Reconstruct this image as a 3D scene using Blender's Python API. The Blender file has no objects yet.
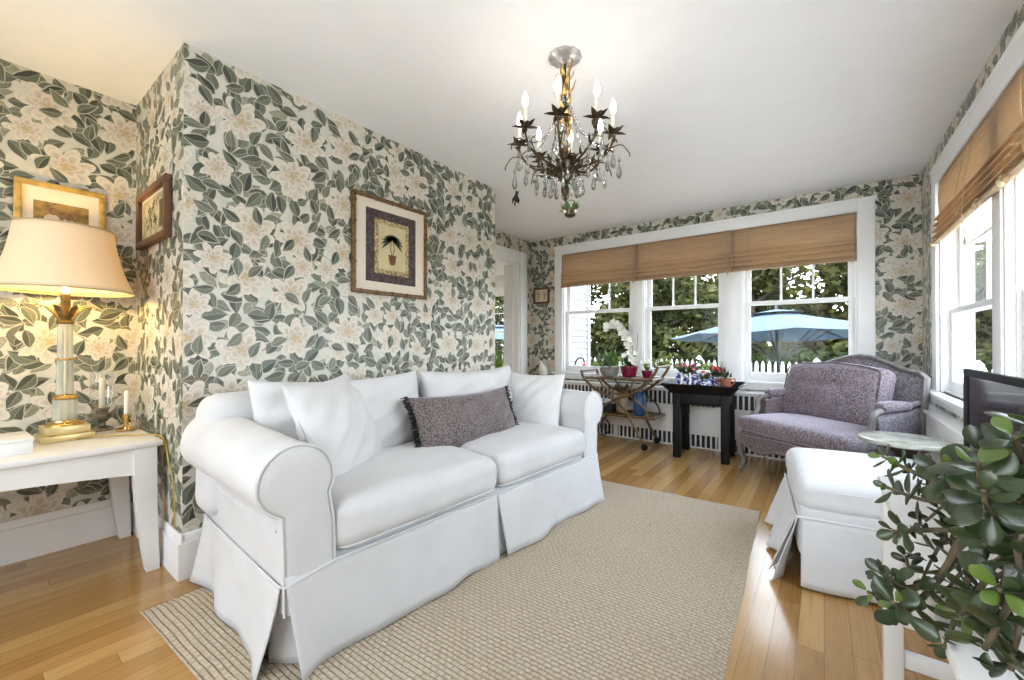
import bpy, bmesh, math, random
from mathutils import Vector, Matrix, noise

PI = math.pi
rnd = random.Random(7)
COL = bpy.context.scene.collection

# ------------------------------------------------------------------ object helpers
def V(*a):
    return Vector(a)

def finish(name, bm, mat, parent=None, smooth=True, angle=40, uv=False, solid=0.0, merge=True):
    if merge:
        bmesh.ops.remove_doubles(bm, verts=bm.verts, dist=1e-5)
    bmesh.ops.recalc_face_normals(bm, faces=bm.faces)
    if uv:
        lay = bm.loops.layers.uv.new('UVMap')
        for f in bm.faces:
            n = f.normal
            for l in f.loops:
                c = l.vert.co
                if abs(n.x) > .6: l[lay].uv = (c.y, c.z)
                elif abs(n.y) > .6: l[lay].uv = (c.x, c.z)
                else: l[lay].uv = (c.x, c.y)
    me = bpy.data.meshes.new(name)
    bm.to_mesh(me); bm.free()
    if smooth:
        me.polygons.foreach_set('use_smooth', [True] * len(me.polygons))
        me.set_sharp_from_angle(angle=math.radians(angle))
    me.materials.append(mat)
    o = bpy.data.objects.new(name, me)
    COL.objects.link(o)
    if parent is not None: o.parent = parent
    if solid:
        s = o.modifiers.new('thickness', 'SOLIDIFY'); s.thickness = solid; s.offset = 0
    return o

def thing(name, label, cat, loc=(0, 0, 0), rotz=0.0, group=None):
    o = bpy.data.objects.new(name, None)
    o.empty_display_size = .1
    COL.objects.link(o)
    o.location = loc; o.rotation_euler = (0, 0, rotz)
    o['label'] = label; o['category'] = cat
    if group: o['group'] = group
    return o

def tag(o, label, cat, group=None, kind=None):
    o['label'] = label; o['category'] = cat
    if group: o['group'] = group
    if kind: o['kind'] = kind
    return o

def struct(o):
    o['kind'] = 'structure'
    return o

def structure_root(name, loc=(0, 0, 0), rotz=0.0):
    o = bpy.data.objects.new(name, None)
    COL.objects.link(o); o.location = loc; o.rotation_euler = (0, 0, rotz)
    o['kind'] = 'structure'
    return o

def dup(root, loc, rotz=0.0, label=None, group=None):
    r = root.copy(); COL.objects.link(r); r.location = loc; r.rotation_euler = (0, 0, rotz)
    if label: r['label'] = label
    if group: r['group'] = group
    for ch in list(root.children):
        c = ch.copy(); COL.objects.link(c); c.parent = r
        for g in list(ch.children):
            d = g.copy(); COL.objects.link(d); d.parent = c
    return r

def place(o, loc, rot=(0, 0, 0)):
    o.location = loc; o.rotation_euler = rot
    return o

# ------------------------------------------------------------------ mesh helpers
def box(bm, x0, x1, y0, y1, z0, z1, bevel=0.0, seg=2, M=None):
    vs = [bm.verts.new(p) for p in ((x0, y0, z0), (x1, y0, z0), (x1, y1, z0), (x0, y1, z0),
                                     (x0, y0, z1), (x1, y0, z1), (x1, y1, z1), (x0, y1, z1))]
    fs = [bm.faces.new([vs[i] for i in q]) for q in
          ((3, 2, 1, 0), (4, 5, 6, 7), (0, 1, 5, 4), (1, 2, 6, 5), (2, 3, 7, 6), (3, 0, 4, 7))]
    if M is not None:
        for v in vs: v.co = M @ v.co
    if bevel:
        es = set()
        for f in fs: es.update(f.edges)
        bmesh.ops.bevel(bm, geom=list(es), offset=bevel, offset_type='OFFSET', segments=seg,
                        profile=.5, affect='EDGES', clamp_overlap=True)

def grid(bm, nu, nv, f, closed_u=False, closed_v=False):
    rows = []
    for j in range(nv + (0 if closed_v else 1)):
        rows.append([bm.verts.new(f(i / nu, j / nv)) for i in range(nu + (0 if closed_u else 1))])
    R = len(rows); C = len(rows[0])
    for j in range(R if closed_v else R - 1):
        for i in range(C if closed_u else C - 1):
            a = rows[j][i]; b = rows[j][(i + 1) % C]; c = rows[(j + 1) % R][(i + 1) % C]; d = rows[(j + 1) % R][i]
            try: bm.faces.new((a, b, c, d))
            except ValueError: pass
    return rows

def tube(bm, pts, r, n=8, cap=True, flat=1.0, up=None):
    pts = [Vector(p) for p in pts]
    N = len(pts)
    rs = r if isinstance(r, (list, tuple)) else [r] * N
    t0 = (pts[1] - pts[0]).normalized()
    ref = Vector(up) if up else (Vector((0, 0, 1)) if abs(t0.z) < .9 else Vector((1, 0, 0)))
    nrm = (ref - t0 * ref.dot(t0)).normalized()
    rings = []
    for i in range(N):
        if i == 0: t = t0
        elif i == N - 1: t = (pts[i] - pts[i - 1]).normalized()
        else:
            t = (pts[i + 1] - pts[i - 1])
            t = t.normalized() if t.length > 1e-9 else t0
        nrm = (nrm - t * nrm.dot(t))
        nrm = nrm.normalized() if nrm.length > 1e-9 else t.orthogonal().normalized()
        b = t.cross(nrm)
        ring = []
        for k in range(n):
            a = 2 * PI * k / n
            ring.append(bm.verts.new(pts[i] + (nrm * math.cos(a) * flat + b * math.sin(a)) * rs[i]))
        rings.append(ring)
    for i in range(N - 1):
        for k in range(n):
            bm.faces.new((rings[i][k], rings[i][(k + 1) % n], rings[i + 1][(k + 1) % n], rings[i + 1][k]))
    if cap:
        bm.faces.new(list(reversed(rings[0]))); bm.faces.new(rings[-1])

def lathe(bm, prof, c=(0, 0, 0), n=24, M=None, cap=True, wob=None):
    c = Vector(c); rings = []
    for (r, z) in prof:
        ring = []
        for k in range(n):
            a = 2 * PI * k / n
            rr = max(r, 1e-4) * (wob(a, z) if wob else 1)
            p = Vector((rr * math.cos(a), rr * math.sin(a), z))
            if M is not None: p = M @ p
            ring.append(bm.verts.new(p + c))
        rings.append(ring)
    for i in range(len(rings) - 1):
        for k in range(n):
            bm.faces.new((rings[i][k], rings[i][(k + 1) % n], rings[i + 1][(k + 1) % n], rings[i + 1][k]))
    if cap:
        bm.faces.new(list(reversed(rings[0]))); bm.faces.new(rings[-1])

def prism(bm, outline, to3, depth, bevel=0.0):
    """outline: 2-D points; to3(a,b,d) maps to 3-D; d runs 0..depth"""
    A = [bm.verts.new(to3(a, b, 0)) for a, b in outline]
    B = [bm.verts.new(to3(a, b, depth)) for a, b in outline]
    n = len(A); fs = [bm.faces.new(A), bm.faces.new(list(reversed(B)))]
    for i in range(n):
        fs.append(bm.faces.new((A[i], B[i], B[(i + 1) % n], A[(i + 1) % n])))
    if bevel:
        es = set(fs[0].edges) | set(fs[1].edges)
        bmesh.ops.bevel(bm, geom=list(es), offset=bevel, offset_type='OFFSET', segments=2, profile=.5,
                        affect='EDGES', clamp_overlap=True)
    return fs

def bez(p0, p1, p2, p3, n=10):
    p0, p1, p2, p3 = map(Vector, (p0, p1, p2, p3)); out = []
    for i in range(n + 1):
        t = i / n; s = 1 - t
        out.append(p0 * s ** 3 + p1 * 3 * s * s * t + p2 * 3 * s * t * t + p3 * t ** 3)
    return out

def spline(pts, n=6):
    """Catmull-Rom through the points"""
    P = [Vector(p) for p in pts]; P = [P[0] * 2 - P[1]] + P + [P[-1] * 2 - P[-2]]
    out = []
    for i in range(1, len(P) - 2):
        for k in range(n):
            t = k / n
            a, b, c, d = P[i - 1], P[i], P[i + 1], P[i + 2]
            out.append(.5 * ((2 * b) + (c - a) * t + (2 * a - 5 * b + 4 * c - d) * t * t + (3 * b - a - 3 * c + d) * t ** 3))
    out.append(P[-2]); return out

def nz(p, s=1.0, seed=0.0):
    return noise.noise(Vector((p[0] * s + seed, p[1] * s - seed * .7, p[2] * s + seed * .3)))

def cushion(bm, hx, hy, hz, r, M=None, n=18, crown=0.03, wr=0.004, seed=0.0, side=0.0, crown_b=None):
    """soft rounded box, half sizes hx hy hz, edge radius r, crown lifts the big faces"""
    M = M or Matrix.Identity(4)
    if crown_b is None: crown_b = crown * .3
    tmp = bmesh.new()
    bmesh.ops.create_cube(tmp, size=2.0)
    bmesh.ops.subdivide_edges(tmp, edges=tmp.edges[:], cuts=n, use_grid_fill=True)
    for v in tmp.verts:
        c = v.co
        # crowd samples towards the edges so that the rounding is smooth
        q = Vector([math.copysign(1 - (1 - abs(a)) ** 1.5, a) for a in c])
        p = Vector((q.x * hx, q.y * hy, q.z * hz))
        inn = Vector((max(-hx + r, min(hx - r, p.x)), max(-hy + r, min(hy - r, p.y)), max(-hz + r, min(hz - r, p.z))))
        d = p - inn
        if d.length > 1e-9: p = inn + d.normalized() * r
        a = max(0, 1 - (p.x / hx) ** 2); b = max(0, 1 - (p.y / hy) ** 2); e = max(0, 1 - (p.z / hz) ** 2)
        k = (a * b) ** .6
        p.z += (crown if p.z > 0 else -crown_b) * k * min(1, abs(p.z) / (hz * .6))
        p.x += side * (b * e) * math.copysign(1, p.x) * (abs(p.x) / hx) ** 3
        p.y += side * (a * e) * math.copysign(1, p.y) * (abs(p.y) / hy) ** 3
        w = nz(p, 6, seed) * wr + nz(p, 15, seed + 9) * wr * .5
        v.co = M @ (p + p.normalized() * w)
    tmp.normal_update()
    me = bpy.data.meshes.new('tmp'); tmp.to_mesh(me); tmp.free()
    bm.from_mesh(me); bpy.data.meshes.remove(me)

def pillow_shape(w, h, t, ear=.05, sag=0.0, seed=0.0, wr=.006, p=.55):
    """knife-edge pillow: returns f(u,v,side) in local coords, x width, z height, y thickness"""
    def f(u, v, s):
        a = u * 2 - 1; b = v * 2 - 1
        x = a * w / 2 * (1 - ear * (1 - b * b)); z = b * h / 2 * (1 - ear * (1 - a * a))
        k = (max(0, 1 - a * a) * max(0, 1 - b * b)) ** p
        z -= sag * (1 - a * a) * (b + 1) * .5
        y = s * t / 2 * k
        q = (x, y + s * .5, z)
        y += (nz(q, 7, seed) * wr + nz(q, 16, seed + 3) * wr * .5) * (k + .15)
        # pull creases running out of the corners
        y += s * wr * .8 * k * math.sin(11 * (a - b) + 2 * nz(q, 3, seed))
        return Vector((x, y, z))
    return f

def pillow(bm, w, h, t, n=26, **kw):
    f = pillow_shape(w, h, t, **kw)
    def wu(u): return .5 - .5 * math.cos(u * PI)
    grid(bm, n, n, lambda u, v: f(wu(u), wu(v), 1))
    grid(bm, n, n, lambda u, v: f(wu(u), wu(v), -1))

def skirt(bm, p0, p1, zt, zb, nrm, flare=.04, rip=.008, seed=0.0, nu=44, nv=10, edge=.008, waves=3.0, lean0=0.0, lean1=0.0):
    p0 = Vector(p0); p1 = Vector(p1); nrm = Vector(nrm).normalized(); L = (p1 - p0).length
    def f(u, v):
        p = p0.lerp(p1, u)
        w = math.sin(u * L * 2 * PI * waves + seed) * .6 + noise.noise(Vector((u * L * 6, seed, v * .6))) * 1.2
        out = flare * v ** 1.2 + rip * w * v + nz((u * L, v, 0), 9, seed) * .002
        zz = zt + (zb - zt) * v + (v ** 2) * edge * noise.noise(Vector((u * L * 5, seed + 5, 0)))
        k0 = max(0, 1 - u * L / .16) ** 2; k1 = max(0, 1 - (1 - u) * L / .16) ** 2
        q = p + nrm * (out + .012 * v * (k0 * (lean0 != 0) + k1 * (lean1 != 0))) + (p1 - p0) / L * v * (lean0 * k0 + lean1 * k1)
        return Vector((q.x, q.y, zz))
    grid(bm, nu, nv, f)

def leaf_quad(bm, pos, d, side, L, W, curl=.15, fold=.12, n=4):
    """a pointed leaf: a bent strip n segments long with a raised mid-line"""
    d = Vector(d).normalized(); side = Vector(side)
    side = (side - d * side.dot(d)).normalized(); up = side.cross(d)
    prev = None
    for i in range(n + 1):
        t = i / n
        c = Vector(pos) + d * L * t - up * curl * L * t * t
        w = W * .5 * math.sin(PI * min(1, t ** .75 * .97 + .03)) if 0 < i < n else W * .04
        row = [bm.verts.new(c - side * w + up * fold * w), bm.verts.new(c), bm.verts.new(c + side * w + up * fold * w)]
        if prev:
            bm.faces.new((prev[0], prev[1], row[1], row[0])); bm.faces.new((prev[1], prev[2], row[2], row[1]))
        prev = row

def ball(bm, c, r, sub=2, sc=(1, 1, 1), M=None):
    mat = Matrix.Translation(Vector(c)) @ (M or Matrix.Identity(4)) @ Matrix.Diagonal((r * sc[0], r * sc[1], r * sc[2], 1))
    bmesh.ops.create_icosphere(bm, subdivisions=sub, radius=1, matrix=mat)

def ring(bm, c, R, r, n=24, m=8, M=None):
    M = M or Matrix.Identity(4); c = Vector(c)
    grid(bm, n, m, lambda u, v: c + M @ Vector(((R + r * math.cos(2 * PI * v)) * math.cos(2 * PI * u),
                                               (R + r * math.cos(2 * PI * v)) * math.sin(2 * PI * u),
                                               r * math.sin(2 * PI * v))), True, True)
# ------------------------------------------------------------------ light levels
SKY = 9.5; SUN = 5.0; LAMP_W = 30.0; EXPO = 0.03; CEIL_FILL = 26.0

# ------------------------------------------------------------------ node helpers
class NT:
    def __init__(self, name):
        self.m = bpy.data.materials.new(name); self.m.use_nodes = True
        self.t = self.m.node_tree; self.t.nodes.clear()
        self.out = self.t.nodes.new('ShaderNodeOutputMaterial')
    def node(self, typ, **props):
        n = self.t.nodes.new(typ)
        for k, v in props.items(): setattr(n, k, v)
        return n
    def set(self, sock, v):
        if isinstance(v, S): self.t.links.new(v.s, sock)
        elif isinstance(v, bpy.types.NodeSocket): self.t.links.new(v, sock)
        elif v is not None:
            if hasattr(sock.default_value, '__len__') and not hasattr(v, '__len__'): v = (v, v, v)
            if hasattr(v, '__len__') and len(sock.default_value) == 4 and len(v) == 3: v = (*v, 1)
            sock.default_value = v
    def math(self, op, a, b=None, c=None, clamp=False):
        n = self.node('ShaderNodeMath', operation=op, use_clamp=clamp)
        for i, x in enumerate((a, b, c)):
            if x is not None: self.set(n.inputs[i], x)
        return S(self, n.outputs[0])
    def vmath(self, op, a, b=None):
        n = self.node('ShaderNodeVectorMath', operation=op)
        self.set(n.inputs[0], a)
        if b is not None: self.set(n.inputs[1], b)
        return S(self, n.outputs[0])
    def mix(self, f, a, b):
        n = self.node('ShaderNodeMix', data_type='RGBA')
        self.set(n.inputs[0], f); self.set(n.inputs[6], a); self.set(n.inputs[7], b)
        return S(self, n.outputs[2])
    def coord(self, kind='Object'):
        return S(self, self.node('ShaderNodeTexCoord').outputs[kind])
    def sep(self, v):
        n = self.node('ShaderNodeSeparateXYZ'); self.set(n.inputs[0], v)
        return [S(self, o) for o in n.outputs]
    def comb(self, x=0, y=0, z=0):
        n = self.node('ShaderNodeCombineXYZ')
        for i, a in enumerate((x, y, z)): self.set(n.inputs[i], a)
        return S(self, n.outputs[0])
    def noise(self, vec, scale=5, detail=3, rough=.5, dim='3D', col=False):
        n = self.node('ShaderNodeTexNoise', noise_dimensions=dim)
        self.set(n.inputs['Vector'], vec); n.inputs['Scale'].default_value = scale
        n.inputs['Detail'].default_value = detail; n.inputs['Roughness'].default_value = rough
        return S(self, n.outputs[1 if col else 0])
    def smooth(self, x, a, b, lo=0, hi=1):
        n = self.node('ShaderNodeMapRange', interpolation_type='SMOOTHSTEP')
        self.set(n.inputs[0], x)
        for i, q in enumerate((a, b, lo, hi)): self.set(n.inputs[i + 1], q)
        return S(self, n.outputs[0])
    def ramp(self, x, stops):
        n = self.node('ShaderNodeValToRGB'); self.set(n.inputs[0], x)
        cr = n.color_ramp
        while len(cr.elements) < len(stops): cr.elements.new(.5)
        for e, (p, c) in zip(cr.elements, stops): e.position = p; e.color = (*c, 1)
        return S(self, n.outputs[0])
    def bump(self, h, strength=.3, dist=.01):
        n = self.node('ShaderNodeBump'); n.inputs['Strength'].default_value = strength
        n.inputs['Distance'].default_value = dist; self.set(n.inputs['Height'], h)
        return S(self, n.outputs[0])
    def principled(self, color, rough=.5, metal=0, bump=None, **kw):
        n = self.node('ShaderNodeBsdfPrincipled')
        self.set(n.inputs['Base Color'], color); self.set(n.inputs['Roughness'], rough)
        self.set(n.inputs['Metallic'], metal)
        if bump is not None: self.set(n.inputs['Normal'], bump)
        for k, v in kw.items(): self.set(n.inputs[k.replace('_', ' ')], v)
        return S(self, n.outputs[0])
    def done(self, sh):
        self.set(self.out.inputs[0], sh); return self.m

class S:
    def __init__(self, nt, s): self.nt = nt; self.s = s
    def __add__(self, o): return self.nt.math('ADD', self, o)
    def __radd__(self, o): return self.nt.math('ADD', o, self)
    def __sub__(self, o): return self.nt.math('SUBTRACT', self, o)
    def __rsub__(self, o): return self.nt.math('SUBTRACT', o, self)
    def __mul__(self, o): return self.nt.math('MULTIPLY', self, o)
    def __rmul__(self, o): return self.nt.math('MULTIPLY', o, self)
    def __truediv__(self, o): return self.nt.math('DIVIDE', self, o)
    def abs(self): return self.nt.math('ABSOLUTE', self)

# ------------------------------------------------------------------ generic materials
def mat_plain(name, color, rough=.5, metal=0.0, var=.08, vs=8.0, bump=.05, bs=60.0, **kw):
    t = NT(name); c = t.coord()
    n = t.noise(c, vs, 3)
    lo = tuple(max(0, x * (1 - var)) for x in color); hi = tuple(min(1, x * (1 + var)) for x in color)
    col = t.mix(t.smooth(n, .3, .7), lo, hi)
    b = t.bump(t.noise(c, bs, 2), bump, .004) if bump else None
    return t.done(t.principled(col, rough, metal, b, **kw))

def mat_cloth(name, color, weave=900.0, bump=.25, wr=.25, rough=.9, sheen=.2, var=.04):
    t = NT(name); c = t.coord(); x, y, z = t.sep(c)
    n = t.noise(c, 5, 4)
    col = t.mix(t.smooth(n, .3, .7), tuple(k * (1 - var) for k in color), tuple(min(1, k * (1 + var)) for k in color))
    h = t.noise(c, weave * .3, 1) * .25 + t.noise(c, 9, 5, .6) * wr * 8 * .35
    return t.done(t.principled(col, rough, 0, t.bump(h, bump, .02), Sheen_Weight=sheen))

def mat_velvet(name, base, light, pattern=55.0, mix=1.0):
    t = NT(name); c = t.coord()
    n = t.noise(c, pattern, 3, .6); n2 = t.noise(c, 9, 2)
    f = t.smooth(n, .42, .58) * mix
    col = t.mix(f, base, light)
    col = t.mix(t.smooth(n2, .35, .75) * .35, col, light)
    return t.done(t.principled(col, .75, 0, t.bump(n, .35, .006), Sheen_Weight=.9, Sheen_Roughness=.35,
                               Sheen_Tint=(.85, .78, .95, 1)))

# ------------------------------------------------------------------ wallpaper
def wallpaper():
    t = NT('magnolia_wallpaper'); uv = t.coord('UV')
    # a light warp so that the repeat never looks ruled
    wp = t.noise(uv, 9, 2, .5, '3D', True)
    wv = t.vmath('SUBTRACT', wp, (.5, .5, .5)); wv = t.vmath('MULTIPLY', wv, (.022, .022, 0))
    P = t.vmath('ADD', uv, wv)
    fine = t.noise(uv, 130, 3, .65); mid = t.noise(uv, 14, 3)
    bg = t.mix(t.smooth(mid, .35, .7), (.62, .61, .545), (.53, .53, .475))
    col = bg
    def cell(scale, off, rand):
        q = t.vmath('ADD', t.vmath('SCALE', P), off)
        q.s.node.inputs[0]
        sc = q.s.node.inputs[0].links[0].from_node; sc.inputs['Scale'].default_value = scale
        v = t.node('ShaderNodeTexVoronoi', voronoi_dimensions='2D', feature='F1')
        v.inputs['Scale'].default_value = 1.0; v.inputs['Randomness'].default_value = rand
        t.set(v.inputs['Vector'], q)
        d = t.vmath('SUBTRACT', q, S(t, v.outputs['Position']))
        r, g, b = t.sep(S(t, v.outputs['Color']))
        x, y, _ = t.sep(d)
        return x, y, r, g, b
    def leaves(col, scale, off, L, W, rand, pal, brown=.1, keep=1.0):
        x, y, r, g, b = cell(scale, off, rand)
        a = r * (2 * PI)
        ca = t.math('COSINE', a); sa = t.math('SINE', a)
        u = x * ca + y * sa; v = y * ca - x * sa
        v = v + (u * u) * .35                       # a curved mid-rib
        k = u / L
        w = (1 - k * k) * (1 - k * .38) * W
        e = w - v.abs()
        halo = t.smooth(e, -.045, -.02)
        m = t.smooth(e, 0, .02)
        if keep < 1:
            on = t.math('LESS_THAN', g, keep); m = m * on; halo = halo * on
        col = t.mix(halo * .8, col, (.50, .49, .41))
        c1 = t.ramp(b, pal)
        half = t.smooth(v, -.01, .02)
        c2 = t.mix(half * .8, c1, t.mix(.55, c1, (.27, .29, .22)))
        br = t.math('GREATER_THAN', g, 1 - brown)
        c2 = t.mix(br * .75, c2, (.21, .13, .095))
        vein = t.smooth(t.math('SINE', (u * 1.0 + v.abs() * 1.2) * (26 / L)), .55, 1) * .28
        c2 = t.mix(vein, c2, (.035, .045, .035))
        c2 = t.mix(t.smooth(fine, .4, .6) * .42, c2, (.04, .05, .04))
        rib = (1 - t.smooth(v.abs(), .0, .018)) * t.smooth(e, 0, .05)
        c2 = t.mix(rib * .75, c2, (.38, .37, .27))
        edge = 1 - t.smooth(e, .012, .045)
        c2 = t.mix(edge * .65, c2, (.028, .034, .028))
        return t.mix(m, col, c2)
    dark = [(0, (.030, .040, .031)), (.5, (.062, .075, .056)), (1, (.115, .13, .098))]
    midp = [(0, (.06, .073, .053)), (.5, (.115, .13, .097)), (1, (.20, .21, .155))]
    pale = [(0, (.27, .27, .20)), (.5, (.36, .35, .26)), (1, (.46, .43, .33))]
    col = leaves(col, 9.0, (3.1, 7.7, 0), .46, .21, .6, pale, .0, .85)
    col = leaves(col, 9.6, (13.3, 2.2, 0), .46, .23, .65, midp, .12, .9)
    col = leaves(col, 9.2, (5.9, 21.4, 0), .47, .24, .6, dark, .05, .9)
    col = leaves(col, 8.6, (31.7, 11.9, 0), .48, .24, .7, dark, .12, .92)
    def flower(col, scale, off, R, rand, keep):
        x, y, r, g, b = cell(scale, off, rand)
        y = y * 1.06
        ph = r * (2 * PI)
        rad = t.math('SQRT', x * x + y * y); th = t.math('ARCTAN2', y, x)
        rad = rad + (t.noise(t.comb(x, y, r), 9, 2) - .5) * .07
        on = t.math('LESS_THAN', g, keep)
        for k, (n, rr, p0, c0, c1) in enumerate((
                (3.5, 1.0, 0.0, (.50, .445, .375), (.69, .65, .57)),
                (3.0, .80, 1.1, (.48, .415, .34), (.72, .68, .60)),
                (2.5, .55, .3, (.47, .40, .32), (.72, .67, .58)),
                (2.0, .31, 1.9, (.47, .38, .27), (.70, .63, .51)))):
            c = t.math('ABSOLUTE', t.math('COSINE', th * n + (ph + p0)))
            pet = t.math('POWER', c, .95)
            Rk = (pet * .50 + .50) * (R * rr)
            e = Rk - rad
            m = t.smooth(e, 0, .012) * on
            cc = t.mix(t.smooth(e, R * rr * .5, 0), c0, c1)
            line = t.smooth(t.math('SINE', th * 46 + rad * 30), .6, 1) * .14
            cc = t.mix(line, cc, c0)
            cc = t.mix((1 - t.smooth(e, .004, .020)) * .75, cc, (.33, .28, .22))
            cc = t.mix((1 - t.smooth(c, .0, .18)) * .5, cc, (.46, .38, .30))
            col = t.mix(m, col, cc)
        ctr = (1 - t.smooth(rad, R * .05, R * .14)) * on
        return t.mix(ctr * .8, col, (.50, .38, .18))
    col = flower(col, 4.5, (2.2, 14.4, 0), .36, .55, .35)
    col = flower(col, 3.5, (17.2, 4.4, 0), .43, .42, .95)
    col = leaves(col, 7.6, (41.2, 17.1, 0), .36, .17, .6, dark, .0, .45)
    col = leaves(col, 8.0, (8.8, 37.5, 0), .38, .17, .6, midp, .10, .35)
    h = t.noise(uv, 220, 2)
    return t.done(t.principled(col, .36, 0, t.bump(h, .05, .002), Specular_IOR_Level=.5))

# ------------------------------------------------------------------ floor, rug, outdoors
def mat_floor():
    t = NT('oak_strip_floor'); c = t.coord(); x, y, z = t.sep(c)
    W = .078
    row = t.math('FLOOR', x / W)
    wn = t.node('ShaderNodeTexWhiteNoise', noise_dimensions='1D'); t.set(wn.inputs['W'], row)
    off = S(t, wn.outputs['Value'])
    seg = t.math('FLOOR', (y + off * 3.1) / 1.15)
    wn2 = t.node('ShaderNodeTexWhiteNoise', noise_dimensions='2D'); t.set(wn2.inputs['Vector'], t.comb(row, seg, 0))
    v = S(t, wn2.outputs['Value'])
    base = t.ramp(v, [(0, (.31, .155, .042)), (.45, (.40, .215, .064)), (.8, (.47, .265, .085)), (1, (.53, .32, .115))])
    gr = t.noise(t.comb(x * 34 + v * 40, y * 1.6, v * 9), 3, 5, .6)
    gr2 = t.noise(t.comb(x * 130, y * 3.0, v * 5), 2, 3, .6)
    col = t.mix(t.smooth(gr, .45, .75) * .5, base, (.235, .115, .04))
    col = t.mix(t.smooth(gr2, .5, .8) * .3, col, (.62, .41, .21))
    fx = t.math('FRACT', x / W); fy = t.math('FRACT', (y + off * 3.1) / 1.15)
    gx = t.math('MINIMUM', fx, 1 - fx); gy = t.math('MINIMUM', fy, 1 - fy)
    gap = t.math('MAXIMUM', 1 - t.smooth(gx, .006, .03), 1 - t.smooth(gy, .0005, .002))
    col = t.mix(gap * .55, col, (.12, .055, .02))
    h = gr * .15 - gap * .6
    return t.done(t.principled(col, .23, 0, t.bump(h, .12, .003), Coat_Weight=.35, Coat_Roughness=.12))

def mat_rug():
    t = NT('jute_weave'); c = t.coord(); x, y, z = t.sep(c)
    wob = t.noise(c, 4, 2) - .5
    rowh = .0185
    yy = y + wob * .012
    k = yy / rowh
    ridge = t.math('ABSOLUTE', t.math('SINE', k * PI))
    odd = t.math('FRACT', t.math('FLOOR', k) * .5)
    loose = t.noise(t.comb(x * 22, t.math('FLOOR', k), 0), 1, 2)
    dash = t.math('ABSOLUTE', t.math('SINE', (x / .030 + odd + loose * .9) * PI))
    f = 1 - t.smooth(ridge, .05, .55) * (t.smooth(dash, .0, .45) * .5 + .5)
    n = t.noise(c, 90, 3, .6); n2 = t.noise(c, 2.2, 3)
    cell = t.noise(t.comb(x * 60, y * 38, 0), 1, 1)
    col = t.mix(t.smooth(n, .3, .7), (.45, .37, .275), (.60, .51, .395))
    col = t.mix(t.smooth(cell, .45, .75) * .5, col, (.40, .31, .21))
    col = t.mix(t.smooth(n2, .35, .7) * .35, col, (.58, .49, .38))
    col = t.mix(f * .75, col, (.23, .165, .105))
    h = (1 - f) * .8 + n * .35
    return t.done(t.principled(col, .95, 0, t.bump(h, .8, .008)))

def mat_grass():
    t = NT('lawn'); c = t.coord(); n = t.noise(c, .5, 4); m = t.noise(c, 40, 3)
    col = t.mix(t.smooth(n, .3, .7), (.030, .05, .012), (.075, .09, .03))
    col = t.mix(t.smooth(m, .4, .7) * .4, col, (.02, .03, .008))
    return t.done(t.principled(col, .9, 0, t.bump(m, .6, .05)))

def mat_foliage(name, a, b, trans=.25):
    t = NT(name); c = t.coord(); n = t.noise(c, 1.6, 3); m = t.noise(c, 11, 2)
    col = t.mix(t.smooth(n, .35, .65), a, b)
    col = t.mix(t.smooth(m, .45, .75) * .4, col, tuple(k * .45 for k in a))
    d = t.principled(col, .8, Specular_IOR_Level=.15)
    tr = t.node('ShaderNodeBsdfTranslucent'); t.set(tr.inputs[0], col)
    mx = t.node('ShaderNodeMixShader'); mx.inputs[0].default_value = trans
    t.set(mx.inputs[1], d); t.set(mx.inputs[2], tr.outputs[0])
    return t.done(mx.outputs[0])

def mat_glass_thin():
    t = NT('window_glass')
    tr = t.node('ShaderNodeBsdfTransparent'); tr.inputs[0].default_value = (.97, .985, .98, 1)
    gl = t.node('ShaderNodeBsdfGlossy'); gl.inputs['Roughness'].default_value = .0
    fr = t.node('ShaderNodeLayerWeight'); fr.inputs[0].default_value = .5
    n = t.noise(t.coord(), 2, 2)
    mx = t.node('ShaderNodeMixShader')
    t.set(mx.inputs[0], t.math('POWER', S(t, fr.outputs['Facing']), 5.0) * .35 + (n * .002 + .003)); t.set(mx.inputs[1], tr.outputs[0]); t.set(mx.inputs[2], gl.outputs[0])
    return t.done(mx.outputs[0])

def mat_clear(name, tint=(.95, .96, .94), gloss=.25, rough=.02, edge=1.3):
    """thin clear crystal: lets light through, with strong edge gloss"""
    t = NT(name)
    tr = t.node('ShaderNodeBsdfTransparent'); tr.inputs[0].default_value = (*tint, 1)
    gl = t.node('ShaderNodeBsdfGlossy'); gl.inputs['Roughness'].default_value = rough
    lw = t.node('ShaderNodeLayerWeight'); lw.inputs[0].default_value = .5
    n = t.noise(t.coord(), 40, 2)
    mx = t.node('ShaderNodeMixShader')
    t.set(mx.inputs[0], t.math('MINIMUM', S(t, lw.outputs['Fresnel']) * edge + n * gloss, .95))
    t.set(mx.inputs[1], tr.outputs[0]); t.set(mx.inputs[2], gl.outputs[0])
    return t.done(mx.outputs[0])

def mat_column():
    t = NT('ribbed_column_glass'); c = t.coord(); n = t.noise(c, 30, 2)
    d = t.principled(t.mix(n, (.66, .66, .52), (.80, .80, .70)), .08, 0, None, Specular_IOR_Level=.6)
    tr = t.node('ShaderNodeBsdfTransparent'); tr.inputs[0].default_value = (.92, .93, .86, 1)
    mx = t.node('ShaderNodeMixShader'); mx.inputs[0].default_value = .58
    t.set(mx.inputs[1], d); t.set(mx.inputs[2], tr.outputs[0])
    return t.done(mx.outputs[0])

def mat_emit(name, color, strength):
    t = NT(name); n = t.noise(t.coord(), 3, 1)
    e = t.node('ShaderNodeEmission'); e.inputs[0].default_value = (*color, 1)
    t.set(e.inputs[1], (n * .1 + .95) * strength)
    return t.done(e.outputs[0])

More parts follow.
